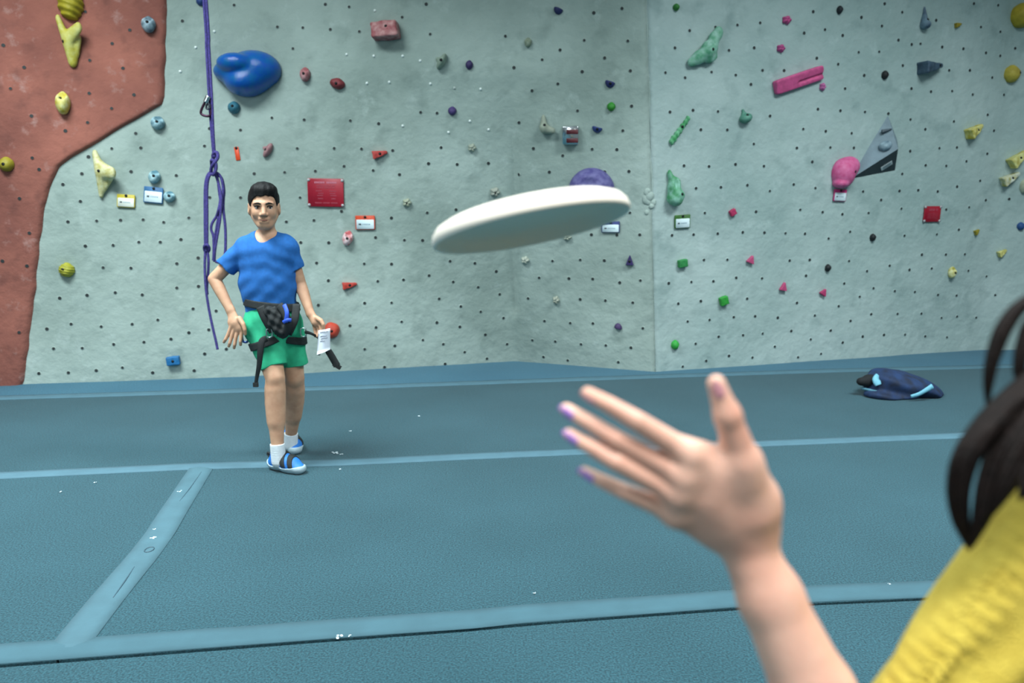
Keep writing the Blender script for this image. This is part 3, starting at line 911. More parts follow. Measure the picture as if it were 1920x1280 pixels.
# --- pale right wall, left half
H(1267, 14, 13, 13, 'knob', '2b7a2b', 'tiny green dot hold at the top beside the wall joint', dep=0.035)
H(1320, 88, 66, 68, 'branch', '4f9472', 'large green and chalk-white branching hold', dep=0.10, bolt=(0.15, -0.25), dusty='8fb8a8')
H(1274, 243, 42, 50, 'slug', '2f8a4c', 'slim green slug-shaped hold slanting up', dep=0.06, bolt=(0.1, 0.2), dusty='6fae88')
H(1394, 216, 28, 30, 'tear', '3c7563', 'dark teal-green drop hold on the pale wall', rot=20, dep=0.07, dusty='5d9280')
H(1261, 351, 38, 68, 'pear', '3f8a5a', 'tall chalky green pear-shaped hold above the green-edged card', dep=0.11, bolt=(0.35, -0.35), dusty='86b8a4')
H(1278, 493, 19, 16, 'box', '2f8a48', 'small green rounded block below the green-edged card', rot=10, dep=0.04, bolt=False)
H(1265, 646, 16, 18, 'knob', '2da03a', 'small bright green knob near the floor beside the joint', dep=0.04)
H(1355, 563, 17, 18, 'box', '2d9a36', 'small bright green tilted cube hold', rot=18, dep=0.04, bolt=False)
H(1474, 38, 22, 18, 'flower', 'c24d86', 'small pink flower chip hold, topmost of the pink ones', dep=0.04, bolt=False)
H(1463, 91, 20, 17, 'flower', 'b84a86', 'small pink flower chip hold above the long pink rail', dep=0.04, bolt=False)
H(1494, 151, 104, 29, 'bar', 'd2558c', 'long pink grooved rail hold set at a slant', rot=18, dep=0.07, bolt=False)
H(1541, 163, 15, 17, 'flower', 'c067a0', 'tiny pink chip hold under the end of the pink rail', dep=0.035, bolt=False)
H(1372, 398, 13, 13, 'box', 'b52d5c', 'tiny crimson chip hold right of the green-edged card', rot=30, dep=0.03)
H(1406, 487, 14, 15, 'tri', 'c4507c', 'tiny pink pointed chip, upper of the pair on the plain wall', rot=-20, dep=0.03)
H(1467, 538, 13, 16, 'tri', 'c24a78', 'tiny pink shield-shaped chip, lower of the pair on the plain wall', rot=-10, dep=0.03)
H(1542, 548, 13, 13, 'tri', 'b8386a', 'tiny dark pink triangle chip below the black knob', rot=-30, dep=0.03)
H(1573, 19, 12, 15, 'oval', '121b22', 'tiny black knob, topmost of the black ones', dep=0.035)
H(1658, 141, 14, 16, 'oval', '18191b', 'tiny black knob beside the dark slate box hold', dep=0.035)
H(1635, 445, 12, 14, 'oval', '10161b', 'tiny black knob below the small red sign', dep=0.035)
H(1551, 502, 12, 14, 'oval', '12181c', 'tiny black knob above the dark pink triangle', dep=0.035)
# --- right end
H(1729, 34, 26, 42, 'cone', '3f5265', 'slate blue cone-shaped hold above the dark box hold', dep=0.08, dusty='66808f', bolt=(0.2, -0.2))
H(1795, 47, 15, 11, 'wedge', 'a08c1f', 'tiny mustard chip hold beside the slate cone', rot=15, dep=0.03)
H(1739, 127, 52, 27, 'wedge', '2c3f52', 'dark slate blue box hold with a tapered end', rot=8, dep=0.12, dusty='41586b', bolt=(0.5, 0.2))
H(1913, 30, 44, 44, 'oval', 'b09b26', 'big mustard yellow ball hold high on the pale wall', dep=0.12, bolt=False)
H(1895, 139, 31, 32, 'knob', 'b8a63e', 'mustard yellow blunt hold under the big yellow ball', dep=0.08, bolt=(0.5, 0.1))
H(1823, 244, 38, 24, 'wedge', 'b09d24', 'chalk-topped mustard wedge hold right of the grey volume', rot=28, dep=0.09, dusty='d9d48c')
H(1906, 296, 38, 26, 'wedge', 'b8ab52', 'pale yellow slanted hold, upper of the two close together', rot=40, dep=0.09, dusty='d4d592')
H(1892, 333, 36, 22, 'wedge', 'a9a04a', 'olive and cream slanted hold, lower of the two close together', rot=28, dep=0.08, dusty='d9dccb')
H(1919, 349, 16, 26, 'oval', 'c3c8ae', 'cream rounded hold beside the olive and cream slanted one', dep=0.06)
H(1830, 434, 12, 12, 'wedge', 'a29327', 'tiny mustard chip hold right of the small red sign', rot=30, dep=0.03)
H(1878, 473, 18, 15, 'wedge', 'a39a33', 'small yellow chip hold with a chalky top', rot=30, dep=0.04, dusty='d6d28d')
H(1783, 510, 17, 22, 'jug', 'a8a03a', 'small chalky yellow hold low on the plain wall', rot=-10, dep=0.05, dusty='d9d8a6')
H(1913, 424, 15, 15, 'knob', '1f4d88', 'tiny blue knob among the yellow holds', dep=0.035)
H(1580, 322, 58, 58, 'sloper', 'c4497f', 'big raspberry pink rounded hold beside the grey volume', dep=0.12, bolt=(0.3, 0.0), dusty='cf6a98')
H(376, 3, 16, 16, 'knob', '25467f', 'small dark blue knob behind the top of the rope', dep=0.04)

# grey triangular volume with its own small hold and sticker
M, s = wall_frame(1640, 290)
M3 = M.to_3x3()
def wl_(px, py, out=0.0):
    l, n = hit(px, py, BVA)
    return l + M3 @ Vector((0, 0, out))
vol = empty('wall_volume', wl_(1640, 320))
tag(vol, 'large grey three-sided pyramid volume with shade-darkened underside', 'climbing volume')
A, B, C_, D_ = wl_(1665, 212, -0.01), wl_(1592, 338, -0.01), wl_(1679, 322, -0.01), wl_(1684, 262, -0.01)
_l = hit(1684, 279, BVA)[0]; _o = Vector((0, 0, CAM_H))
apex = _o + (_l - _o) * (1 - 0.19 / (_l - _o).length)
def solid(name, polys, m, parent, th=0.0):
    b = MB()
    for q in polys:
        n0 = len(b.v)
        b.add(q, [tuple(range(len(q)))])
    return b.build(name, m, parent, smooth=False)
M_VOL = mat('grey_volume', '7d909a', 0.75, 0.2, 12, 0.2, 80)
M_VOL_SHADED = mat('shaded_volume_side', '3b474c', 0.8, 0.2, 14, 0.2, 80)  # darker copy of the volume grey: underside shade put into the colour
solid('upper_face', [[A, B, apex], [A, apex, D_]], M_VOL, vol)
uf = solid('under_face', [[B, C_, apex], [D_, apex, C_]], M_VOL_SHADED, vol)
solid('back_face', [[A, D_, C_, B]], M_VOL_SHADED, vol)
nrm = (C_ - B).cross(apex - B).normalized()
if nrm.dot(Vector((0, -1, 0))) < 0: nrm = -nrm
cc = (B * 0.2 + C_ * 0.45 + apex * 0.35)
u = (apex - B).normalized(); v = nrm.cross(u)
st = MB(); st.box(cc + nrm * 0.002, (0.10, 0.045, 0.003), Matrix((u, v, nrm)).transposed())
st.build('sticker', mat('sticker_white', 'c9d2d3', 0.5), uf, smooth=False)
st = MB()
for k in (-1, 0, 1): st.box(cc + nrm * 0.004 + v * 0.011 * k, (0.07, 0.004, 0.001), Matrix((u, v, nrm)).transposed())
st.build('sticker_print', mat('sticker_ink', '65747a', 0.5), uf, smooth=False)
nu = (B - A).cross(apex - A).normalized()
if nu.dot(Vector((0, -1, 0.4))) < 0: nu = -nu
for f_, (wa, wb2, wc), sz, nm, lb in (((1656, 275), (0.25, 0.2, 0.55), 0.055, 'climbing_hold', 'pale slate ring-shaped hold on the grey volume'),
                                 ((1660, 245), (0.58, 0.1, 0.32), 0.04, 'climbing_hold', 'narrow dark slate hold near the volume\'s tip')):
    c = A * wa + B * wb2 + apex * wc
    up = (Vector((0, 0, 1)) - nu * nu.z).normalized(); r = up.cross(nu)
    MM = Matrix((r, up, nu)).transposed()
    me = hold_mesh(nm, 'jug' if sz > 0.05 else 'wedge', sz, sz * 0.8 if sz > 0.05 else sz * 0.45, sz * 0.9, math.radians(20), 26)
    o = link(nm, me, hmat('6b8290' if sz > 0.05 else '46545e', dusty='93a9b3' if sz > 0.05 else None))
    o.location = c + nu * 0.003; o.rotation_euler = MM.to_euler()
    tag(o, lb, 'climbing hold', 'climbing holds bolted to the wall')

# chrome block with two dark red slots
M, s = wall_frame(1070, 253)
M3 = M.to_3x3(); o0 = M.translation
cb = empty('chrome_anchor', o0); tag(cb, 'shiny chrome square anchor block with two dark red slots', 'anchor')
b = MB(); b.box(o0 + M3 @ Vector((0, 0, 0.03)), (0.125, 0.135, 0.06), M3, 0.012); b.build('block', mat('chrome', 'd7dcde', 0.18, 0.05, metal=1.0), cb)
for dy in (0.026, -0.038):
    b = MB(); b.box(o0 + M3 @ Vector((0.014, dy, 0.061)), (0.088, 0.034, 0.006), M3, 0.004); b.build('slot_plate', mat('dark_red', '5a2026', 0.45), cb)

# ------------------------------------------------------------------ route cards and signs
def card(px, py, w, h, edge_c, label, rot=0, top=0.26, paper='d5e6ea', name='route_card'):
    M, s = wall_frame(px, py)
    M = M @ Matrix.Rotation(math.radians(rot), 4, 'Z')
    M3 = M.to_3x3(); o0 = M.translation
    W, Hh = w * s, h * s
    e = empty(name, o0)
    tag(e, label, 'card', 'route cards on the wall')
    L = lambda x, y, z: o0 + M3 @ Vector((x, y, z))
    b = MB(); b.box(L(0, 0, 0.012), (W, Hh, 0.012), M3, 0.006); b.build('backing', hmat(edge_c, 0.5), e)
    ph = Hh * (1 - top) * 0.9
    b = MB(); b.box(L(0, -Hh / 2 + ph / 2 + Hh * 0.05, 0.019), (W * 0.90, ph, 0.003), M3, 0.004); pp = b.build('paper', mat('card_paper_' + paper, paper, 0.5, 0.03), e)
    b = MB(); y0 = -Hh / 2 + ph * 0.58
    b.box(L(-W * 0.27, y0, 0.0212), (W * 0.13, ph * 0.16, 0.001), M3); b.build('print', mat('card_ink', '3d4750', 0.6), pp, smooth=False)
    b = MB()
    for k in range(5): b.box(L(-W * 0.12 + k * W * 0.085, y0, 0.0212), (W * 0.055, ph * 0.14, 0.001), M3)
    b.build('print', mat('card_ink_faint', '94aab6', 0.6), pp, smooth=False)
    b = MB(); b.disc(L(0, Hh * 0.40, 0.017), M3.col[2], 0.010, 0.005, 8); b.build('screw', M_BOLT, e)
card(237, 377, 31, 24, 'c5b22c', 'yellow-topped white route card below the cream horned hold', rot=-4, paper='d9dcd0')
card(288, 366, 33, 30, '1f6496', 'blue-edged white route card between two light blue holds', rot=-6)
card(685, 417, 36, 26, 'd8481f', 'orange-edged white route card below the larger red sign', rot=0)
card(1145, 425, 34, 21, '26387a', 'navy-edged white route card below the rim of the flying disc', rot=0)
card(1278, 415, 32, 25, '3c6f2a', 'green-edged white route card under the green pear-shaped hold', rot=3)
card(1573, 366, 28, 22, 'c8357c', 'pink-edged white route card under the raspberry pink hold', rot=-2)
M, s = wall_frame(445, 288)
M3 = (M @ Matrix.Rotation(math.radians(7), 4, 'Z')).to_3x3(); o0 = M.translation
e = empty('route_strip', o0); tag(e, 'narrow bright orange strip tag beside the hanging rope', 'tag')
b = MB(); b.box(o0 + M3 @ Vector((0, 0, 0.004)), (8 * s, 25 * s, 0.006), M3, 0.004); b.build('strip', mat('orange_tape', 'e0491c', 0.5, 0.05), e)
b = MB(); b.disc(o0 + M3 @ Vector((0, 10 * s, 0.006)), M3.col[2], 0.011, 0.004, 8); b.build('screw', M_BOLT, e)

def sign(px, py, w, h, label, rot, shear, rows):
    M, s = wall_frame(px, py)
    M = M @ Matrix.Rotation(math.radians(rot), 4, 'Z')
    M3 = M.to_3x3(); o0 = M.translation
    W, Hh = w * s, h * s
    e = empty('red_sign', o0); tag(e, label, 'sign', 'red notice signs on the wall')
    L = lambda x, y, z: o0 + M3 @ Vector((x * W / 2, y * Hh / 2, z))
    b = MB(); b.box(L(0, 0, 0.010), (W, Hh, 0.012), M3, 0.006); bo = b.build('board', mat('sign_red', '9c0f28', 0.45, 0.1, 20), e)
    inkA, inkB = mat('sign_ink', 'c9778a', 0.6), mat('sign_ink_faint', 'a84052', 0.6)
    for (x0, x1, y, hh, n, strong) in rows:
        b = MB()
        tot = x1 - x0
        for k in range(n):
            if n > 8 and k % 7 == 6: continue
            b.box(L(x0 + tot * (k + 0.5) / n, y, 0.0168), (tot * W / 2 / n * 0.72, hh * Hh / 2, 0.001), M3)
        b.build('print', inkA if strong else inkB, bo, smooth=False)
    for x in (-0.93, 0.93):
        for y in (-0.88, 0.88):
            b = MB(); b.disc(L(x, y, 0.014), M3.col[2], 0.011, 0.005, 10); b.build('screw', mat('screw_grey', 'b9b5b8', 0.4), e)
rows_big = [(-0.62, 0.62, 0.72, 0.13, 13, True), (-0.5, 0.55, 0.50, 0.06, 18, False), (-0.5, 0.5, 0.36, 0.06, 16, False),
            (-0.55, -0.2, 0.12, 0.07, 6, False), (-0.42, -0.12, -0.05, 0.07, 5, False), (-0.48, -0.15, -0.2, 0.07, 6, False), (-0.45, -0.15, -0.42, 0.08, 5, False),
            (0.2, 0.6, 0.12, 0.07, 6, False), (0.22, 0.55, -0.05, 0.07, 5, False), (0.26, 0.6, -0.2, 0.07, 6, False), (0.3, 0.55, -0.42, 0.08, 5, False),
            (-0.6, 0.65, -0.72, 0.08, 20, False)]
sign(611, 361, 66, 52, 'larger red notice sign with pale print and corner screws above the orange-edged card', -1, 0, rows_big)
sign(1746, 401, 37, 29, 'smaller red notice sign alone on the pale right wall', 0, 0, [(-0.5, 0.6, 0.55, 0.30, 9, False), (-0.6, 0.6, 0.1, 0.07, 16, False), (-0.6, 0.6, -0.1, 0.07, 15, False), (-0.6, 0.6, -0.3, 0.07, 16, False), (-0.6, 0.6, -0.5, 0.07, 14, False)])

# ------------------------------------------------------------------ rope and carabiner
RY = 5.55
M_ROPE = mat('purple_rope', '4a3f8c', 0.75, 0.4, 90, 0.5, 400, color2='2e2a66')
rope = empty('climbing_rope', P(404, 640, RY)); tag(rope, 'long purple climbing rope hanging knotted beside the boy', 'rope')
R = lambda *p: [P(x, y, RY + (z if len(q_) > 2 else 0)) for q_ in p for x, y, z in [(q_ + (0,))[:3]]]
top1, top2 = P(382, 0, RY), P(387, 0, RY)
def strand(pts, r=0.0095, par=rope, nm='strand', sub=6):
    b = MB(); b.tube(pts, r, seg=8, sub=sub); return b.build(nm, M_ROPE, par)
strand([top1 + Vector((-0.03, 0, 1.9))] + R((382, 0), (387, 90), (392, 180), (397, 250), (401, 296)))
strand([top2 + Vector((-0.03, 0, 1.9))] + R((387, 0), (392, 90), (397, 180, -0.02), (400, 250, -0.01), (403, 296)))
# figure-eight knot
kn = MB()
kn.tube(R((400, 288), (407, 286, -.02), (408, 296, -.03), (401, 306, -.04), (396, 316, -.02), (397, 326, 0), (402, 326, .02), (404, 312, .03), (400, 300, .02)), 0.0115, seg=8, closed=True)
kn.tube(R((397, 300, -.03), (404, 305, -.035), (405, 316, -.03), (400, 327, -.03), (396, 322, .01), (397, 310, .02)), 0.0115, seg=8, closed=True)
kn.build('knot', M_ROPE, rope)
strand(R((398, 322), (390, 328, .0), (385, 350), (384.5, 400), (385, 450), (386, 466)), 0.0105)
strand(R((399, 324), (392, 330, -.02), (388, 352, -.02), (388, 400, -.02), (388, 450, -.02), (388, 466, -.01)), 0.0105)
strand(R((402, 322), (408, 335), (411, 360, .02), (413, 375), (410, 392, -.02), (406, 405), (398, 418), (396, 430), (400, 443), (401, 470), (400, 488)))
strand(R((403, 322), (413, 330), (418, 350), (417, 370), (412, 390, .02), (409, 410), (404, 440), (401, 465, .02), (401, 488, .01)))
strand(R((403, 324), (410, 345), (415, 372, -.02), (414, 395, -.02), (412, 415, -.02), (407, 445, -.02), (403, 470, -.02), (402, 490)))
strand(R((402, 326), (415, 333, .02), (420, 355, .02), (419, 375, .02), (419, 395), (422, 420), (423, 445), (422, 475), (416, 492), (404, 490)))
kn = MB(); kn.ball(P(387, 466, RY), (0.02, 0.02, 0.03)); kn.tube(R((383, 462, -.02), (388, 459, -.03), (392, 464, -.02), (391, 471, .0), (385, 472, .01)), 0.010, seg=8, closed=True)
kn.build('knot', M_ROPE, rope)
strand(R((385, 470), (384, 500), (386, 540), (391, 575), (398, 610), (405, 640), (408, 655)))
strand(R((389, 470), (391, 490), (390, 515, .02), (388, 540, .02), (389, 552, .02)))
cr = empty('carabiner', P(388, 214, RY)); tag(cr, 'locking carabiner with silver sleeve hanging on the purple rope', 'carabiner')
b = MB(); b.tube(R((392, 184, -.02), (397, 192, -.02), (396, 210, -.02), (393, 217, -.02), (384, 217, -.02), (377, 213, -.02), (378, 205, -.02), (384, 192, -.02), (386, 185, -.02)), 0.0085, seg=8, sub=5, closed=True)
b.build('frame', mat('dark_plum_metal', '3a1f33', 0.3, 0.1, metal=0.7), cr)
b = MB(); b.tube(R((391, 180, -.035), (385.5, 192, -.035)), 0.017, seg=10); b.build('locking_sleeve', mat('silver', 'cfd8da', 0.25, 0.05, metal=1.0), cr)
b = MB(); b.tube(R((391, 194, -.03), (387, 198, -.03), (388, 204, -.03), (394, 202, -.03)), 0.007, seg=8, closed=True); b.build('ring', mat('dark_steel', '40464f', 0.35, metal=0.8), cr)

# ------------------------------------------------------------------ flying disc
def disc():
    c = P(993, 412, 1.10)
    Rr = 0.1365
    prof = [(0.0, 0.0165), (0.45, 0.0160), (0.72, 0.0145), (0.86, 0.0115), (0.94, 0.0065), (0.985, -0.001), (1.0, -0.0085), (0.997, -0.0125), (0.985, -0.0150), (0.972, -0.0153),
            (0.962, -0.013), (0.955, -0.006), (0.935, 0.003), (0.86, 0.0082), (0.72, 0.0115), (0.45, 0.0130), (0.0, 0.0135)]
    seg = 96
    vs, fs = [], []
    for r, z in prof:
        for k in range(seg):
            a = 2 * math.pi * k / seg
            vs.append((r * Rr * math.cos(a), r * Rr * math.sin(a), z))
    for i in range(len(prof) - 1):
        for k in range(seg):
            a, b_ = i * seg + k, i * seg + (k + 1) % seg
            fs.append((a, a + seg, b_ + seg, b_))
    me = bpy.data.meshes.new('flying_disc'); me.from_pydata(vs, [], fs)
    m = mat('white_plastic', 'f3efe2', 0.4, 0.01, 5)
    o = link('flying_disc', me, m)
    # tilt: near edge raised towards the viewer, right side higher
    view = (c - Vector((0, 0, CAM_H))).normalized()
    right = Vector((1, 0, 0)); right = (right - view * right.dot(view)).normalized()
    upv = right.cross(view)
    roll = math.radians(11.5)
    ux = right * math.cos(roll) + upv * math.sin(roll)
    tip = math.radians(10.0)
    base_up = ux.cross(view).normalized()
    nz = base_up * math.cos(tip) + view * math.sin(tip)
    uy = nz.cross(ux)
    o.matrix_world = Matrix.Translation(c) @ Matrix((ux, uy, nz)).transposed().to_4x4()
    tag(o, 'white plastic flying disc tilted in mid-air', 'flying disc')
disc()

# ------------------------------------------------------------------ the boy
M_SKIN = mat('boy_skin', 'c39a7d', 0.55, 0.10, 25, 0.05, 300, sss=0.08, color2='b78c70')
M_BLACKHAIR = mat('black_hair', '0b0c0e', 0.6, 0.4, 120, 0.35, 260, spec=0.25)
M_TEE = mat('blue_tee', '1563ae', 0.85, 0.04, 60, 0.3, 500, color2='135ba2')
M_SHORTS = mat('green_shorts', '22a87c', 0.8, 0.15, 40, 0.3, 400)
M_WEB = mat('black_webbing', '121a1c', 0.7, 0.3, 80, 0.4, 500)
M_SOCK = mat('white_sock', 'd7e2e8', 0.85, 0.06, 80, 0.4, 600)
M_SHOE = mat('blue_shoe', '1c70c4', 0.6, 0.12, 60, 0.2, 400)
M_SOLE = mat('grey_rubber', 'a3b9c2', 0.6, 0.12, 40)

boy = empty('person', F(535, 872)); tag(boy, 'boy in blue T-shirt and green shorts wearing a black climbing harness', 'person')
TY = 4.0
jn = {}
def J(n, px, py, Y): jn[n] = P(px, py, Y); return jn[n]
neck0, neck1 = J('n0', 502, 446, 4.0), J('n1', 500, 418, 3.985)
shR, shL = J('sr', 457, 467, 4.0), J('sl', 541, 463, 4.0)
elR, wrR = J('er', 402, 523, 3.98), J('wr', 432, 581, 3.93)
elL, wrL = J('el', 563, 531, 4.02), J('wl', 582, 588, 3.96)
chest, belly, waist, pelvis = P(499, 480, 4.0), P(503, 530, 4.0), P(508, 566, 4.0), P(512, 606, 4.0)
hpR, hpL = P(492, 616, 3.98), P(535, 616, 4.02)
knR, anR = P(516, 708, 3.90), P(521, 848, 3.875)
knL, anL = P(553, 708, 4.03), P(545, 822, 4.17)
caR, caL = P(516, 755, 3.90), P(552, 752, 4.09)

body = Sdf()
# trunk
body.cone(chest, belly, 0.132, 0.120, 0.04, flat=1.5)
body.cone(belly, waist, 0.120, 0.114, 0.04, flat=1.45)
body.cone(waist, pelvis, 0.114, 0.128, 0.04, flat=1.35)
body.cone(neck0 + Vector((0, 0.004, -0.02)), shR, 0.034, 0.034, 0.02)
body.cone(neck0 + Vector((0, 0.004, -0.02)), shL, 0.034, 0.034, 0.02)
body.cone(neck0 + Vector((0, 0, -.02)), neck1, 0.043, 0.037, 0.02)
# arms
body.chain([shR, elR, elR.lerp(wrR, 0.3), wrR], [0.036, 0.031, 0.030, 0.0215], 0.02, inner=0.0)
body.chain([shL, elL, elL.lerp(wrL, 0.3), wrL], [0.036, 0.029, 0.029, 0.0205], 0.02, inner=0.0)
# legs
for hp, kn_, ca, an in ((hpR, knR, caR, anR), (hpL, knL, caL, anL)):
    body.chain([hp, kn_, ca, an], [0.078, 0.048, 0.0475, 0.028], 0.03, inner=0.0)
    body.cone(kn_.lerp(ca, 0.5), ca.lerp(an, 0.35), 0.040, 0.037, 0.03)
    body.ell(kn_ + Vector((0, -0.018, 0.0)), (0.030, 0.028, 0.040), k=0.015)
# right hand (relaxed, hanging, back of the hand to us), fingers splayed a little downward
hR = P(441, 605, 3.91)
body.cone(wrR, hR, 0.022, 0.030, 0.012, flat=1.5, n=(0.15, 1, 0))
body.cone(hR + Vector((-.012, 0, 0)), P(446, 614, 3.905), 0.026, 0.026, 0.012, flat=1.8, n=(0.15, 1, 0))
for k, pts in enumerate(([(433, 612), (428, 626), (423, 636), (420, 641)], [(439, 617), (434, 632), (431, 643), (429, 649)], [(446, 619), (442, 634), (440, 646), (439, 652)],
                         [(453, 617), (452, 630), (451, 640), (451, 646)])):
    q = [P(x, y, 3.905 - 0.004 * i + 0.012 * (i == 3)) for i, (x, y) in enumerate(pts)]
    body.chain(q, [0.0098, 0.0088, 0.0082, 0.0072], 0.006)
body.chain([P(449, 597, 3.90), P(456, 608, 3.885), P(459, 618, 3.88), P(460, 626, 3.885)], [0.013, 0.0115, 0.0095, 0.008], 0.008)
# left hand holding the card between thumb and fingers
hL = P(592, 603, 3.94)
body.cone(wrL, hL, 0.021, 0.026, 0.012, flat=1.4, n=(0.4, 1, 0))
for k, pts in enumerate(([(597, 600, 3.935), (603, 606, 3.925), (605, 615, 3.92), (603, 622, 3.918)], [(596, 604, 3.94), (601, 612, 3.93), (602, 620, 3.925), (600, 626, 3.922)],
                         [(593, 608, 3.945), (597, 617, 3.94), (597, 625, 3.935), (595, 630, 3.93)], [(589, 610, 3.95), (591, 619, 3.95), (592, 626, 3.945), (591, 630, 3.94)])):
    body.chain([P(*p) for p in pts], [0.0098, 0.009, 0.008, 0.0072], 0.005)
body.chain([P(594, 596, 3.93), P(602, 601, 3.91), P(606, 608, 3.903), P(607, 616, 3.905)], [0.012, 0.011, 0.0095, 0.008], 0.007)
# feet inside the shoes

# head
HC_ = P(495, 387, 3.965)
yaw, pit, rol = math.radians(15), math.radians(4), math.radians(-2)
fw = Vector((math.sin(yaw), -math.cos(yaw), -math.sin(pit))).normalized()
rt = Vector((0, 0, 1)).cross(fw) * -1
rt = fw.cross(Vector((0, 0, 1))) * -1
rt.normalize()
if rt.x < 0: rt = -rt
upv = rt.cross(fw); 
if upv.z < 0: upv = -upv
HM = Matrix((rt, fw, upv)).transposed()
def hd(x, y, z): return HC_ + HM @ Vector((x, y, z))
def head(S, k=0.012):
    S.ell(hd(0, -0.014, 0.030), (0.067, 0.088, 0.076), HM, k=0.02)
    S.ell(hd(0, 0.014, -0.028), (0.055, 0.066, 0.070), HM, k=0.03)
    S.ell(hd(0, 0.045, -0.082), (0.028, 0.026, 0.020), HM, k=0.03)
    for sx in (-1, 1):
        S.ell(hd(0.031 * sx, 0.046, -0.028), (0.022, 0.023, 0.022), HM, k=0.02)
        S.cone(hd(0.052 * sx, -0.008, -0.045), hd(0.013 * sx, 0.048, -0.088), 0.012, 0.014, 0.025)
        S.cone(hd(0.010 * sx, 0.074, 0.020), hd(0.042 * sx, 0.062, 0.020), 0.008, 0.007, 0.014)
        S.ell(hd(0.029 * sx, 0.092, 0.000), (0.015, 0.020, 0.009), HM, k=0.012, op='s')
        S.ell(hd(0.070 * sx, -0.008, -0.012), (0.009, 0.020, 0.030), HM, k=0.008)
        S.ell(hd(0.076 * sx, -0.002, -0.008), (0.006, 0.011, 0.017), HM, k=0.006, op='s')
    S.cone(hd(0, 0.074, 0.012), hd(0, 0.094, -0.028), 0.008, 0.0115, 0.012)
    for sx in (-1, 1): S.ell(hd(0.0115 * sx, 0.084, -0.033), (0.009, 0.010, 0.008), HM, k=0.007)
    S.cone(hd(-0.018, 0.073, -0.054), hd(0.018, 0.073, -0.054), 0.007, 0.007, 0.01)
    S.cone(hd(-0.014, 0.072, -0.067), hd(0.014, 0.072, -0.067), 0.007, 0.007, 0.01)
    S.ell(hd(0, 0.085, -0.0605), (0.022, 0.008, 0.0022), HM, k=0.004, op='s')
head(body)
link('body', body.mesh('body', 0.0034), M_SKIN, boy)
lip = MB()
lip.tube([hd(-0.025, 0.068, -0.0600), hd(-0.012, 0.0785, -0.0602), hd(0, 0.0818, -0.0608), hd(0.012, 0.0785, -0.0602), hd(0.025, 0.068, -0.0600)], [0.0014, 0.0027, 0.0032, 0.0027, 0.0014], seg=8)
lip.build('lips', mat('boy_lips', '94604f', 0.5), boy)
for sx in (-1, 1):
    ey = MB(); ey.ball(hd(0.029 * sx, 0.0605, 0.000), 0.0120, HM, 14, 10); eo = ey.build('eye', mat('eye_white', 'c9c2bb', 0.3, 0.02), boy)
    ir = MB(); ir.ball(hd(0.029 * sx + 0.001, 0.0680, 0.000), (0.0066, 0.0058, 0.0066), HM, 12, 8); ir.build('iris', mat('dark_iris', '1d120c', 0.25), eo)
    br = MB(); br.tube([hd(0.012 * sx, 0.084, 0.018), hd(0.026 * sx, 0.080, 0.022), hd(0.044 * sx, 0.066, 0.018)], [0.003, 0.0036, 0.0018], seg=7)
    br.build('eyebrow', M_BLACKHAIR, boy)
    ld = MB(); ld.tube([hd(0.016 * sx, 0.074, 0.004), hd(0.029 * sx, 0.0765, 0.0085), hd(0.042 * sx, 0.067, 0.004)], 0.0022, seg=6)
    ld.build('eyelid', M_BLACKHAIR, boy)
# hair: a cap over the skull with a shaped hairline
hair = Sdf()
hair.ell(hd(0, -0.016, 0.034), (0.0735, 0.093, 0.083), HM, k=0.0)
hair.ell(hd(0.006, 0.028, 0.085), (0.056, 0.045, 0.028), HM, k=0.03)
Hi = np.array(HM.inverted(), dtype=np.float32); hc = np.array(HC_, dtype=np.float32)
def hairline(G, X, Y, Z):
    qx, qy, qz = X - hc[0], Y - hc[1], Z - hc[2]
    x = Hi[0, 0] * qx + Hi[0, 1] * qy + Hi[0, 2] * qz
    y = Hi[1, 0] * qx + Hi[1, 1] * qy + Hi[1, 2] * qz
    z = Hi[2, 0] * qx + Hi[2, 1] * qy + Hi[2, 2] * qz
    s = 1 / (1 + np.exp(-(y - 0.038) / 0.006))
    b = 1 / (1 + np.exp((y + 0.035) / 0.010))
    line = (-0.004) * (1 - s) + (0.056 - 2.0 * x * x + 0.10 * x) * s - 0.06 * b + 0.003 * np.sin(160 * x)
    G = np.maximum(G, (line - z) * 0.8)
    return G + 0.0016 * np.sin(210 * x + 60 * y) * np.sin(150 * y + 40 * z)
hair.post.append(hairline)
link('hair', hair.mesh('hair', 0.003), M_BLACKHAIR, boy)

# T-shirt
tee = Sdf()
tee.chain([chest + Vector((0.004, 0, -0.01)), belly, waist + Vector((0.0, -0.004, -0.018))], [0.140, 0.141, 0.128], 0.03, inner=0.02, flat=1.42)
tee.cone(shR + Vector((0.012, 0, -0.004)), shL + Vector((-0.008, 0, -0.002)), 0.053, 0.053, 0.06)
slR = shR.lerp(elR, 0.62); slL = shL.lerp(elL, 0.60)
tee.cone(shR, slR, 0.050, 0.053, 0.014, cap=True)
tee.cone(shL, slL, 0.048, 0.047, 0.012, cap=True)
tee.cone(neck0 + Vector((0, -0.034, 0.014)), neck1 + Vector((0, -0.03, 0.03)), 0.051, 0.052, 0.006, op='s')
cx, cz = chest.x, chest.z
def folds(G, X, Y, Z):
    a = X - cx; b = Z - cz
    f = 0.0020 * np.sin(92 * b + 34 * np.abs(a - 0.02) + 2.2 * np.sin(9 * a)) * np.clip(1 - 3.5 * np.abs(b + 0.02), 0.15, 1)
    f = f + 0.0024 * np.sin(70 * b - 62 * a) * np.clip(-b * 6, 0, 1) + 0.002 * np.sin(80 * a + 20 * b)
    return G + f
tee.post.append(folds)
to = link('t_shirt', tee.mesh('t_shirt', 0.004), M_TEE, boy)
cl = MB()
cpts = []
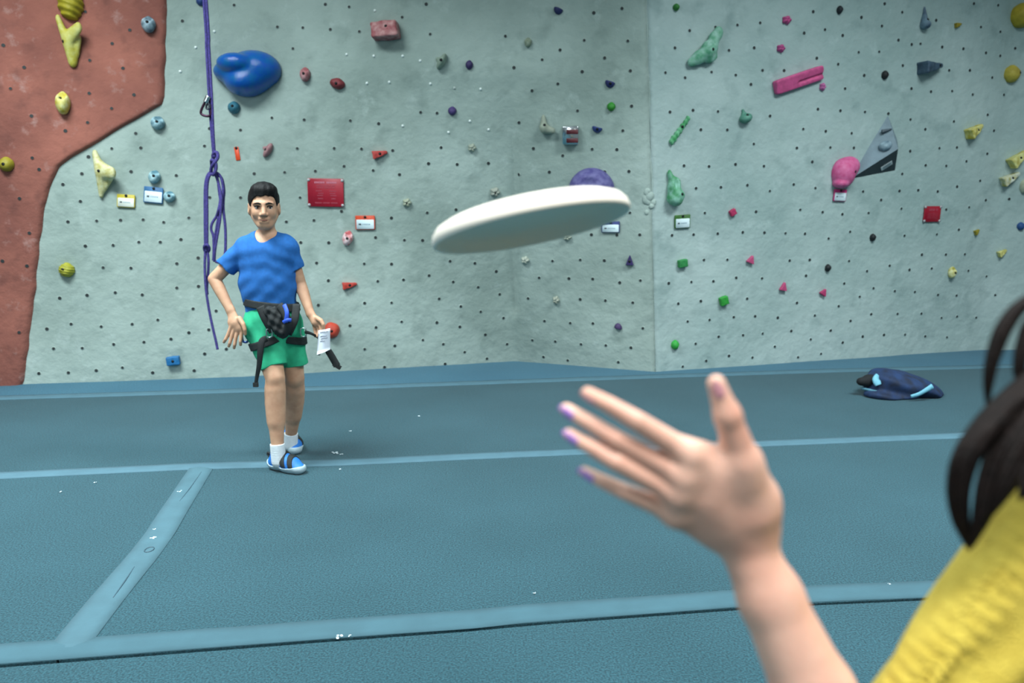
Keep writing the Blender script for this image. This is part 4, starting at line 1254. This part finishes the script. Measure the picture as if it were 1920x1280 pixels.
for i in range(24):
    a = 2 * math.pi * i / 24
    cpts.append(neck0 + Vector((0.050 * math.cos(a), -0.012 + 0.052 * math.sin(a), 0.006 + 0.022 * math.sin(a))))
cl.tube(cpts, 0.005, seg=8, sub=2, closed=True); cl.build('collar', M_TEE, to)

# shorts
sh = Sdf()
kR, kL = P(514, 688, 3.92), P(553, 684, 4.03)
sh.cone(waist + Vector((0, 0, 0.01)), pelvis, 0.120, 0.142, 0.03, flat=1.32, cap0=True)
sh.cone(hpR + Vector((0, 0, 0.02)), kR, 0.092, 0.066, 0.025, cap=True, flat=1.08)
sh.cone(hpL + Vector((0, 0, 0.02)), kL, 0.088, 0.066, 0.025, cap=True, flat=1.08)
def sfold(G, X, Y, Z):
    a = X - pelvis.x; b = Z - pelvis.z
    return G + 0.003 * np.sin(70 * a + 30 * b) * np.sin(30 * b + 1) + 0.003 * np.sin(38 * b + 50 * np.abs(a))
sh.post.append(sfold)
so = link('shorts', sh.mesh('shorts', 0.004), M_SHORTS, boy)

# harness: belt, leg loops, belay loop, gear, loose straps
har = Sdf()
har.cone(waist + Vector((0, 0, 0.02)), pelvis, 0.134, 0.150, 0.02, flat=1.30)
zb = P(508, 574, 3.9).z
har.post.append(lambda G, X, Y, Z: np.maximum(G, np.abs(Z - zb + 0.12 * (X - waist.x)) - 0.019))
belt = link('harness_belt', har.mesh('harness_belt', 0.004), M_WEB, boy); belt['label'] = 'black climbing harness worn over the shorts'
for hp, kn_, tz, tilt in ((hpR, kR, 640, -0.35), (hpL, kL, 622, 0.25)):
    lp = Sdf()
    lp.cone(hp + Vector((0, 0, 0.02)), kn_, 0.101, 0.075, 0.02, flat=1.05)
    c0 = hp.lerp(kn_, 0.34 if hp is hpR else 0.2)
    lp.post.append(lambda G, X, Y, Z, c0=c0, t=tilt: np.maximum(G, np.abs((Z - c0.z) + t * (X - c0.x)) - 0.020))
    link('leg_loop', lp.mesh('leg_loop', 0.004), M_WEB, belt)
fy = 3.865
def web(nm, pts, r, m=M_WEB, thin=0.25, par=belt, ax=Vector((0, 1, 0))):
    b = MB(); b.tube(pts, r, seg=10, flat=(thin, ax), sub=5); return b.build(nm, m, par)
web('riser', [P(488, 575, fy), P(497, 596, fy - .01), P(512, 622, fy)], 0.022)
web('riser', [P(556, 570, fy + .03), P(552, 600, fy), P(540, 626, fy)], 0.020)
web('riser', [P(508, 578, fy - .02), P(522, 605, fy - .03), P(528, 630, fy - .01)], 0.024)
web('belay_loop', [P(524, 572, fy - .02), P(536, 590, fy - .045), P(540, 612, fy - .045), P(530, 628, fy - .02), P(520, 612, fy - .02), P(517, 590, fy - .02)], 0.020, thin=0.4)
web('blue_loop', [P(533, 571, fy - .04), P(538, 586, fy - .062), P(536, 604, fy - .06)], 0.0105, mat('royal_blue_web', '2a55c8', 0.6), 0.35)
web('blue_loop', [P(531, 604, fy - .058), P(539, 600, fy - .065), P(546, 600, fy - .058)], 0.009, mat('royal_blue_web', '2a55c8', 0.6), 0.5)
bd = Sdf()
bd.ell(P(518, 600, fy - .012), (0.045, 0.03, 0.05), k=0.02); bd.ell(P(528, 618, fy - .012), (0.04, 0.03, 0.035), k=0.02); bd.ell(P(508, 582, fy - .005), (0.04, 0.025, 0.02), k=0.02)
bd.post.append(lambda G, X, Y, Z: G + 0.005 * np.sin(120 * X + 40 * Z) * np.sin(110 * Z - 30 * X))
link('tie_in_knot', bd.mesh('tie_in_knot', 0.004), M_WEB, belt)
M_BUCK = mat('steel_buckle', '9fb4b4', 0.3, 0.1, metal=0.8)
for px, py, Y in ((505, 624, fy - .005), (569, 623, 3.95)):
    b = MB(); c0 = P(px, py, Y)
    b.tube([c0 + Vector((x, 0, z)) for x, z in ((-.012, -.018), (.012, -.018), (.012, .018), (-.012, .018))], 0.0035, seg=6, sub=2, closed=True); b.build('buckle', M_BUCK, belt)
ls = P(490, 628, 3.86)
web('loose_strap', [P(500, 634, 3.86), P(491, 640, 3.845), P(488, 660, 3.84), P(486, 684, 3.845), P(482, 705, 3.855), P(480, 718, 3.86)], [0.016, 0.017, 0.016, 0.013, 0.010, 0.009], thin=0.3)
b = MB(); b.box(P(479.5, 721, 3.86), (0.024, 0.014, 0.022), None); b.build('strap_end', M_WEB, belt, smooth=False)
web('loose_strap', [P(572, 622, 3.93), P(583, 625, 3.92), P(594, 631, 3.93), P(604, 640, 3.945)], [0.010, 0.007, 0.006, 0.007], thin=0.4)
web('loose_strap', [P(606, 645, 3.945), P(617, 660, 3.945), P(626, 675, 3.945), P(632, 686, 3.945)], [0.012, 0.018, 0.018, 0.019], thin=0.55)
b = MB(); b.box(P(632, 686, 3.945), (0.042, 0.024, 0.016), Matrix.Rotation(math.radians(32), 3, 'Y')); b.build('strap_end', M_WEB, belt, smooth=False)
gc = MB(); gc.tube([P(x, y, 3.99) for x, y in ((458, 618), (466, 616), (468, 628), (464, 640), (456, 640), (454, 628))], 0.006, seg=8, closed=True)
gc.build('gear_carabiner', mat('blue_anodised', '4a66a6', 0.3, 0.1, metal=0.5), belt)
gc = MB(); gc.tube([P(470, 600, 3.98), P(464, 608, 3.985), P(462, 618, 3.99)], 0.006, seg=8, flat=(0.4, Vector((0, 1, 0)))); gc.build('gear_sling', M_WEB, belt)

# card in his hand
pc = P(606, 639, 3.915)
vs = []
nn = 7
c0, c1, c2, c3 = P(597, 619, 3.905), P(619, 615, 3.912), P(619, 655, 3.918), P(595, 664, 3.905)
bow = Vector((0.002, -0.012, 0))
th = Vector((0.0, 0.0012, 0))
for t0 in (Vector((0, 0, 0)), th):
    for i in range(nn):
        for j in range(nn):
            u_, v_ = i / (nn - 1), j / (nn - 1)
            p = c0.lerp(c1, u_).lerp(c3.lerp(c2, u_), v_) + bow * math.sin(math.pi * u_) + t0 + Vector((0, -0.01 * v_ * v_ * (1 - u_), 0))
            vs.append(p)
fs = []
N2 = nn * nn
for i in range(nn - 1):
    for j in range(nn - 1):
        a = i * nn + j
        fs.append((a, a + 1, a + nn + 1, a + nn)); fs.append(tuple(N2 + q for q in (a, a + nn, a + nn + 1, a + 1)))
for i in range(nn - 1):
    for a, b_ in ((i, i + 1), (i * nn, (i + 1) * nn), ((nn - 1) * nn + i, (nn - 1) * nn + i + 1), (i * nn + nn - 1, (i + 1) * nn + nn - 1)):
        fs.append((a, b_, b_ + N2, a + N2))
me = bpy.data.meshes.new('paper_card'); me.from_pydata(vs, [], fs)
pcard = link('paper_card', me, mat('white_paper', 'd9e2ee', 0.6, 0.03))
tag(pcard, 'white printed paper card held in the boy\'s hand', 'card')
b = MB()
def on_card(u_, v_): return c0.lerp(c1, u_).lerp(c3.lerp(c2, u_), v_) + bow * math.sin(math.pi * u_) + Vector((0, -0.01 * v_ * v_ * (1 - u_) - 0.001, 0))
for (u0, u1, v_) in ((0.15, 0.85, 0.10), (0.2, 0.75, 0.28), (0.25, 0.8, 0.38), (0.2, 0.6, 0.48)):
    b.tube([on_card(u0 + (u1 - u0) * t / 4, v_ + 0.02 * math.sin(t * 5)) for t in range(5)], 0.0011, seg=5, sub=3)
b.build('print', mat('card_scribble', '7a7f92', 0.6), pcard)

# shoes and socks
def shoe(heel, toe, sock_from, sock_to):
    heel, toe = Vector(heel), Vector(toe)
    d = (toe - heel); d.z = 0; d.normalize()
    sd = Vector((0, 0, 1)).cross(d)
    Mx = Matrix((d, sd, Vector((0, 0, 1)))).transposed().to_4x4(); Mx.translation = heel
    Mx = Mx @ Matrix.Scale(1.1, 4)
    Lg = 0.205
    def form(infl=0.0):
        S = Sdf()
        S.cone((0.032, 0, 0.034), (0.115, 0.004, 0.034), 0.034 + infl, 0.040 + infl, 0.02, flat=1.15, n=(0, 0, 1))
        S.cone((0.115, 0.004, 0.032), (0.172, -0.002, 0.024), 0.040 + infl, 0.030 + infl, 0.02, flat=1.25, n=(0, 0, 1))
        S.cone((0.045, 0, 0.040), (0.050, 0, 0.080), 0.035 + infl, 0.034 + infl, 0.02, cap=True)
        S.cone((0.06, 0, 0.06), (0.14, 0, 0.035), 0.034 + infl, 0.03 + infl, 0.02)
        return S
    def put(nm, S, m, par, vox=0.0032):
        me = S.mesh(nm, vox); me.transform(Mx); return link(nm, me, m, par)
    up = form(0); up.post.append(lambda G, X, Y, Z: np.maximum(G, 0.012 - Z))
    uo = put('shoe', up, M_SHOE, boy)
    so_ = form(0.0045); so_.post.append(lambda G, X, Y, Z: np.maximum(np.maximum(G, Z - (0.026 + 0.012 * np.clip((X - 0.13) / 0.06, 0, 1) + 0.02 * np.clip((0.03 - X) / 0.03, 0, 1))), 0.0015 - Z))
    put('sole', so_, M_SOLE, uo)
    for x0, t in ((0.096, 0.014), (0.136, 0.012)):
        st = form(0.004); st.post.append(lambda G, X, Y, Z, x0=x0, t=t: np.maximum(np.maximum(G, np.abs(X - x0 + 0.35 * (Z - 0.06) + 0.2 * Y) - t), 0.030 - Z))
        put('strap', st, M_WEB, uo)
    tb = MB(); tb.tube([(0.004, 0, 0.062), (-0.012, 0, 0.070), (-0.016, 0, 0.062), (-0.002, 0, 0.052)], 0.005, seg=6, closed=True)
    o = tb.build('pull_tab', M_WEB, uo); o.data.transform(Mx)
    sk = Sdf(); ax = (sock_to - sock_from)
    sk.cone(sock_from, sock_to, 0.036, 0.037, 0.01, cap=True)
    sk.post.append(lambda G, X, Y, Z: G + 0.0004 * np.sin(Z * 520))
    link('sock', sk.mesh('sock', 0.0035), M_SOCK, boy)
    # flat side of the heel on the mat
shoe(F(508, 876), F(577, 890), anR + Vector((0.002, 0, -0.045)), anR.lerp(caR, 0.12) + Vector((0, 0, 0.015)))
shoe(F(539, 833), F(560, 856), anL + Vector((0.0, 0, -0.035)), anL.lerp(caL, 0.10) + Vector((0, 0, 0.012)))

# ------------------------------------------------------------------ the girl who has just thrown the disc (seen from behind her shoulder)
M_GSKIN = mat('girl_skin', 'dcb29d', 0.5, 0.08, 18, 0.08, 260, sss=0.12, color2='cf9d88')
M_NAIL = mat('lilac_nail', 'a37ac6', 0.25, 0.05)
M_NAILP = mat('blush_nail', 'c08a92', 0.3, 0.05)
M_YELLOW = mat('yellow_knit', 'c8b448', 0.9, 0.10, 60, 0.5, 420, color2='bba63d')
M_BROWN = mat('dark_brown_hair', '150d0a', 0.6, 0.5, 90, 0.3, 300, spec=0.2)
M_JEAN = mat('dark_denim', '2a3a52', 0.9, 0.2, 60, 0.4, 500)
girl = empty('person', (0.58, 0.60, 0)); tag(girl, 'dark-haired person in a yellow knit top with one hand raised', 'person')
Yh = 0.62
g = Sdf()
S_ = P(2025, 985, 0.60)                      # left shoulder
El = P(1632, 1530, 0.585)
Wr = P(1398, 1018, 0.625)
S2 = Vector((0.735, 0.61, 1.085))            # right shoulder
nk0, nk1 = Vector((0.595, 0.605, 1.095)), Vector((0.600, 0.625, 1.20))
g.cone(S_, S2, 0.045, 0.045, 0.03)
g.cone(Vector((0.592, 0.60, 1.02)), Vector((0.592, 0.60, 0.80)), 0.135, 0.115, 0.05, flat=1.5)
g.cone(Vector((0.592, 0.60, 0.80)), Vector((0.592, 0.60, 0.70)), 0.115, 0.14, 0.05, flat=1.4)
g.cone(nk0, nk1, 0.042, 0.040, 0.03)
g.cone(S_, El, 0.043, 0.036, 0.02)
fa = El.lerp(Wr, 0.45); fb = El.lerp(Wr, 0.8)
g.chain([El, fa, fb, Wr], [0.035, 0.0325, 0.0255, 0.0215], 0.012, inner=0.01, flat=1.12)
# other arm hangs down
eR, wR = Vector((0.80, 0.60, 0.86)), Vector((0.80, 0.66, 0.66))
g.chain([S2, eR, wR], [0.042, 0.034, 0.023], 0.02)
g.cone(wR, wR + Vector((0, 0.02, -0.08)), 0.024, 0.028, 0.015, flat=1.6, n=(1, 0, 0))
for k in range(4):
    a = wR + Vector((0.0, -0.012 + 0.019 * k, -0.09)); g.chain([a, a + Vector((-.004, .006, -.035)), a + Vector((-.012, .008, -.062))], [0.0085, 0.008, 0.007], 0.005)
g.chain([wR + Vector((-0.01, 0.045, -0.03)), wR + Vector((-0.015, 0.062, -0.065)), wR + Vector((-0.018, 0.06, -0.09))], [0.011, 0.0095, 0.008], 0.008)
# legs and head
for sx in (-1, 1):
    hp = Vector((0.592 + 0.07 * sx, 0.60, 0.68)); kk = Vector((0.592 + 0.085 * sx, 0.59, 0.38)); aa = Vector((0.592 + 0.09 * sx, 0.61, 0.07))
    g.chain([hp, kk, aa], [0.075, 0.05, 0.034], 0.03)
hcg = Vector((0.605, 0.635, 1.275))
g.ell(hcg + Vector((0, -0.01, 0.02)), (0.070, 0.088, 0.085), k=0.02)
g.ell(hcg + Vector((0, 0.03, -0.045)), (0.056, 0.058, 0.068), k=0.03)
g.cone(hcg + Vector((0, 0.08, 0.0)), hcg + Vector((0, 0.102, -0.035)), 0.008, 0.012, 0.012)
g.ell(hcg + Vector((0, 0.062, -0.09)), (0.024, 0.022, 0.018), k=0.025)
for sx in (-1, 1):
    g.ell(hcg + Vector((0.072 * sx, 0, -0.015)), (0.01, 0.02, 0.03), k=0.008)
    g.ell(hcg + Vector((0.030 * sx, 0.098, 0.0)), (0.017, 0.02, 0.011), k=0.012, op='s')
g.cone(hcg + Vector((-0.016, 0.085, -0.062)), hcg + Vector((0.016, 0.085, -0.062)), 0.008, 0.008, 0.01)

# the raised left hand: back of the hand towards the camera, thumb up, fingers reaching left
pxm = 0.62 / FPX
fingers = {
    'index': [(1294, 852, .604), (1196, 790, .600), (1143, 759, .608), (1102, 737, .620)],
    'middle': [(1282, 893, .604), (1158, 825, .606), (1103, 791, .619), (1062, 767, .634)],
    'ring': [(1272, 927, .607), (1156, 866, .604), (1108, 837, .614), (1068, 814, .627)],
    'pinky': [(1266, 962, .614), (1172, 922, .611), (1132, 903, .618), (1096, 884, .628)]}
frad = {'index': [0.0100, 0.0078, 0.0066, 0.0054], 'middle': [0.0096, 0.0075, 0.0064, 0.0053], 'ring': [0.0094, 0.0076, 0.0066, 0.0052], 'pinky': [0.0086, 0.0068, 0.0058, 0.0046]}
W1 = P(1385, 985, 0.622)
Wt, Wb = P(1408, 950, 0.62), P(1352, 1000, 0.628)
# palm slab: metacarpals as tapered bones blended together
for f, q in fingers.items():
    m0 = P(*q[0])
    start = Wt.lerp(Wb, {'index': 0.1, 'middle': 0.4, 'ring': 0.7, 'pinky': 0.98}[f])
    g.cone(start, m0, 0.0150, 0.0100, 0.008)
    g.cone(start + Vector((0, 0.008, 0)), m0 + Vector((0.01, 0.010, -0.002)), 0.014, 0.009, 0.010)
g.cone(P(1335, 920, 0.622), P(1370, 965, 0.625), 0.019, 0.021, 0.022)
for f, q in fingers.items():
    pts = [P(*p) for p in q]
    r = frad[f]
    g.chain(pts, r, 0.002, inner=0.0)
    g.ell(pts[0] + Vector((0, -0.002, 0)), (r[0],) * 3, k=0.012)
g.cone(Wr, W1, 0.0222, 0.0225, 0.004, flat=1.2)
th_pts = [P(1405, 945, .620), P(1391, 862, .606), P(1364, 778, .600), P(1343, 719, .600)]
g.chain(th_pts, [0.0205, 0.0138, 0.0100, 0.0070], 0.010, inner=0.006)
g.cone(P(1330, 872, .612), P(1388, 885, .612), 0.010, 0.014, 0.018)      # web between thumb and index
g.cone(P(1425, 930, .620), P(1425, 985, .624), 0.012, 0.014, 0.02)
ax_x = np.concatenate([np.arange(0.02, 0.30, 0.0021), np.arange(0.30, 0.46, 0.0035), np.arange(0.46, 0.89, 0.006)])
ax_y = np.concatenate([np.arange(0.46, 0.575, 0.005), np.arange(0.575, 0.66, 0.0021), np.arange(0.66, 0.80, 0.005)])
ax_z = np.concatenate([np.arange(0.0, 0.80, 0.010), np.arange(0.80, 0.995, 0.0035), np.arange(0.995, 1.23, 0.0021), np.arange(1.23, 1.40, 0.004)])
link('body', g.mesh('body', axes=(ax_x, ax_y, ax_z)), M_GSKIN, girl)

def nail(base, tip, toward, w, ln, m, lift):
    """a curved plate on the back of the fingertip, its free edge past the tip"""
    d = (tip - base).normalized(); n = (toward - d * d.dot(toward)).normalized(); s = d.cross(n)
    vs, fs = [], []
    NU, NV = 7, 9
    for lay in (0, 1):
        for i in range(NU):
            for j in range(NV):
                t = j / (NV - 1); a = (i / (NU - 1) - 0.5) * 2.0
                ww = w * (1 - 0.55 * max(0, t - 0.55) ** 2 / 0.2025)
                h = lift * (math.cos(a * 1.1)) - 0.0011 * (t ** 2) * 2 - lay * 0.0006
                vs.append(tip + d * (ln * (t - 0.68)) + s * (ww * math.sin(a * 1.1)) + n * h)
    for i in range(NU - 1):
        for j in range(NV - 1):
            a = i * NV + j; fs.append((a, a + 1, a + NV + 1, a + NV))
            b = NU * NV + a; fs.append((b, b + NV, b + NV + 1, b + 1))
    o_ = NU * NV
    for j in range(NV - 1):
        for a in (j, (NU - 1) * NV + j): fs.append((a, a + 1, a + 1 + o_, a + o_))
    for i in range(NU - 1):
        for a in (i * NV, i * NV + NV - 1): fs.append((a, a + NV, a + NV + o_, a + o_))
    me = bpy.data.meshes.new('fingernail'); me.from_pydata([tuple(v) for v in vs], [], fs)
    return link('fingernail', me, m, girl)
tw = Vector((-0.25, -0.75, -0.62))
for f, q in fingers.items():
    pts = [P(*p) for p in q]; r = frad[f]
    nail(pts[2], pts[3], tw if f != 'index' else Vector((0, -0.35, -0.9)), r[3] * 1.12, 0.0175, M_NAIL if f != 'index' else M_NAILP, r[3] + 0.0008).__setitem__('label', 'lilac painted fingernail' if f != 'index' else 'pale pink fingernail')
nail(th_pts[2], th_pts[3], Vector((-0.2, -0.95, 0)), 0.0068, 0.0150, M_NAILP, 0.0084)

# yellow knit top
t = Sdf()
Se = S_.lerp(El, 0.86)
t.cone(S_, S2, 0.052, 0.052, 0.04)
t.cone(Vector((0.592, 0.60, 1.02)), Vector((0.592, 0.60, 0.80)), 0.150, 0.135, 0.05, flat=1.45)
t.cone(Vector((0.592, 0.60, 0.80)), Vector((0.592, 0.60, 0.66)), 0.135, 0.158, 0.05, flat=1.35, cap=True)
t.cone(S_, Se, 0.056, 0.0535, 0.03, cap=True)
t.cone(S2, S2.lerp(eR, 0.8), 0.055, 0.056, 0.03, cap=True)
t.cone(nk0 + Vector((0, 0, 0.005)), nk1 + Vector((0, 0, 0.05)), 0.055, 0.062, 0.008, op='s')
dA = np.array((El - S_).normalized(), dtype=np.float32); sA = np.array(S_, dtype=np.float32)
def knit(G, X, Y, Z):
    s = (X - sA[0]) * dA[0] + (Y - sA[1]) * dA[1] + (Z - sA[2]) * dA[2]
    u = (X - sA[0]) * dA[2] - (Z - sA[2]) * dA[0]
    rib = 0.0014 * np.sin(2 * np.pi * s / 0.0135) * np.clip((0.01 - (Y - sA[1])) / 0.05, 0, 1) * (1 / (1 + np.exp(-(np.abs(u) - 0.042) / 0.003)))
    fold = 0.0028 * np.sin(2 * np.pi * (u / 0.034 + 0.25 * np.sin(s * 22)) + 1.0) * np.clip(s / 0.10, 0, 1)
    return G - rib + fold
t.post.append(knit)
ty = (np.concatenate([np.arange(0.32, 0.56, 0.003), np.arange(0.56, 0.80, 0.006)]))
top = link('knit_top', t.mesh('knit_top', axes=(np.concatenate([np.arange(0.18, 0.52, 0.003), np.arange(0.52, 0.90, 0.007)]), ty,
      np.concatenate([np.arange(0.62, 0.84, 0.007), np.arange(0.84, 1.17, 0.003)]))), M_YELLOW, girl)
# braided ridge along the sleeve
bz = MB()
view_side = Vector((-0.75, -0.45, 0.50))
dd = (El - S_).normalized(); off = (view_side - dd * dd.dot(view_side)).normalized()
for k in range(26):
    for sgn in (-1, 1):
        c = S_.lerp(El, 0.20 + 0.026 * k) + off * 0.0535 + dd.cross(off) * 0.0045 * sgn
        ax = (dd + dd.cross(off) * 0.9 * sgn).normalized(); yv = off; zv = ax.cross(yv).normalized()
        bz.ball(c, (0.0075, 0.0042, 0.0042), Matrix((ax, yv, zv)).transposed(), seg=8, rings=6)
bz.build('knit_braid', M_YELLOW, top)

# jeans and shoes of the girl (below the frame)
jn_ = Sdf()
jn_.cone((0.592, 0.60, 0.72), (0.592, 0.60, 0.64), 0.135, 0.15, 0.03, flat=1.35, cap0=True)
for sx in (-1, 1):
    jn_.chain([Vector((0.592 + 0.07 * sx, 0.60, 0.66)), Vector((0.592 + 0.085 * sx, 0.59, 0.38))], [0.088, 0.062], 0.02)
    jn_.cone(Vector((0.592 + 0.085 * sx, 0.59, 0.38)), Vector((0.592 + 0.09 * sx, 0.61, 0.07)), 0.062, 0.052, 0.02, cap=True)
link('jeans', jn_.mesh('jeans', 0.008), M_JEAN, girl)
for sx in (-1, 1):
    s_ = Sdf(); x = 0.592 + 0.09 * sx
    s_.cone((x, 0.58, 0.04), (x + 0.01 * sx, 0.74, 0.032), 0.042, 0.036, 0.02); s_.cone((x, 0.60, 0.05), (x, 0.60, 0.09), 0.042, 0.045, 0.02)
    s_.post.append(lambda G, X, Y, Z: np.maximum(G, 0.002 - Z))
    link('shoe', s_.mesh('shoe', 0.006), M_SOLE, girl)

# hair: skull cap plus swinging locks
hs = Sdf()
hs.ell(hcg + Vector((0, -0.014, 0.026)), (0.081, 0.095, 0.094), k=0)
hs.ell(hcg + Vector((0, -0.055, -0.06)), (0.085, 0.055, 0.12), k=0.03)
hs.post.append(lambda G, X, Y, Z: np.maximum(G, (Y - (hcg.y + 0.035)) - np.clip((Z - hcg.z - 0.05) * 1.6, 0, 0.1)) + 0.002 * np.sin(X * 300) * np.sin(Z * 30))
ho = link('hair', hs.mesh('hair', 0.005), M_BROWN, girl)
def lock(path, rads, nstr, spread, seed):
    r_ = random.Random(seed); b = MB()
    n = len(path)
    for k in range(nstr * 2):
        a = r_.uniform(0, 2 * math.pi); q = math.sqrt(r_.random())
        ph = r_.uniform(-1, 1)
        pts, rr = [], []
        for i, (p, R_) in enumerate(zip(path, rads)):
            tt = i / (n - 1)
            ang = a + 0.7 * tt * ph
            pts.append(Vector(p) + Vector((math.cos(ang), 0.8 * math.sin(ang), 0.35 * math.cos(ang + 1))) * (R_ * spread * q))
            rr.append(max(0.0006, R_ * 0.26 * (0.75 + 0.5 * r_.random())))
        rr[-1] = 0.0004
        b.tube(pts, rr, seg=6, sub=5)
    return b.build('hair_lock', M_BROWN, ho)
H0 = hcg + Vector((-0.07, -0.01, 0.05))
lock([H0, P(2010, 520, .63), P(1925, 562, .62), P(1884, 612, .615), P(1862, 672, .612), P(1853, 720, .61), P(1852, 765, .61)], [0.010, 0.010, 0.0085, 0.0075, 0.006, 0.004, 0.001], 14, 0.75, 1)
lock([H0, P(2020, 540, .62), P(1945, 590, .61), P(1920, 640, .605), P(1911, 690, .60), P(1913, 730, .60)], [0.008, 0.008, 0.007, 0.006, 0.005, 0.001], 9, 0.7, 2)
lock([H0 + Vector((0, 0, -.05)), P(2030, 650, .60), P(1935, 725, .59), P(1865, 785, .585), P(1815, 850, .58), P(1798, 915, .58), P(1802, 975, .58), P(1818, 1030, .58)],
     [0.016, 0.018, 0.0165, 0.0135, 0.0105, 0.0085, 0.006, 0.0015], 34, 0.85, 3)
lock([H0 + Vector((0, 0, -.06)), P(2030, 690, .595), P(1940, 765, .585), P(1890, 830, .578), P(1860, 900, .574), P(1842, 965, .572), P(1822, 1025, .574)],
     [0.016, 0.019, 0.017, 0.0135, 0.010, 0.0075, 0.0015], 30, 0.85, 4)
lock([H0 + Vector((0.01, -0.01, -.07)), P(2040, 720, .58), P(1955, 790, .57), P(1910, 860, .565), P(1882, 915, .562), P(1860, 965, .562)],
     [0.016, 0.018, 0.015, 0.012, 0.008, 0.0015], 22, 0.85, 5)
lock([H0 + Vector((0.02, -0.03, -.05)), P(2060, 760, .56), P(1980, 850, .55), P(1945, 905, .545), P(1915, 935, .545)], [0.018, 0.02, 0.015, 0.010, 0.002], 22, 0.85, 6)

# ------------------------------------------------------------------ navy jacket bundle lying on the mat
jc = empty('crumpled_jacket', F(1683, 742)); tag(jc, 'crumpled navy jacket with pale blue trim lying on the mat', 'jacket')
def Fz(px, py, Y): return P(px, py, Y)
Yj = F(1680, 742).y
k_ = Sdf()
k_.ell(P(1688, 724, Yj + .05), (0.27, 0.17, 0.098), Matrix.Rotation(math.radians(10), 4, 'Y'), k=0.05)
k_.ell(P(1665, 714, Yj + .08), (0.13, 0.12, 0.08), None, k=0.06)
k_.ell(P(1725, 734, Yj + .02), (0.17, 0.10, 0.035), Matrix.Rotation(math.radians(16), 4, 'Y'), k=0.05)
k_.ell(P(1670, 741, Yj - .03), (0.19, 0.10, 0.03), None, k=0.04)
jx = jc.location.x
k_.post.append(lambda G, X, Y, Z: np.maximum(G + 0.010 * np.sin(22 * (X - jx) + 38 * Z + 9 * Y) * np.sin(16 * Y + 10 * X) + 0.006 * np.sin(50 * Z + 16 * X), 0.002 - Z))
link('jacket_body', k_.mesh('jacket_body', 0.008), mat('navy_cloth', '12315c', 0.8, 0.5, 14, 0.3, 200, color2='0a1a33'), jc)
k_ = Sdf(); k_.cone(P(1645, 711, Yj + .03), P(1616, 715, Yj + .0), 0.05, 0.034, 0.02, cap=False)
k_.post.append(lambda G, X, Y, Z: np.maximum(G + 0.004 * np.sin(70 * X), 0.002 - Z))
link('sleeve', k_.mesh('sleeve', 0.007), mat('black_cloth', '0a0f14', 0.85), jc)
trim = mat('pale_blue_trim', '6fb0c6', 0.7, 0.1)
b = MB(); b.tube([P(1646, 704, Yj - .02), P(1643, 712, Yj - .05), P(1647, 722, Yj - .07)], [0.02, 0.03, 0.022], seg=8, flat=(0.4, Vector((0, 1, 0)))); b.build('cuff', trim, jc)
b = MB(); b.tube([P(1708, 743, Yj - .16), P(1722, 739, Yj - .16), P(1735, 732, Yj - .16), P(1748, 724, Yj - .15)], [0.012, 0.014, 0.016, 0.02], seg=8, flat=(0.5, Vector((0, 1, 0)))); b.build('hem_trim', trim, jc)
b = MB(); b.tube([P(1616, 728, Yj + .01), P(1630, 731, Yj - .04), P(1648, 735, Yj - .06)], [0.008, 0.010, 0.010], seg=8); b.build('drawstring', mat('faded_cord', '4f8296', 0.8), jc)
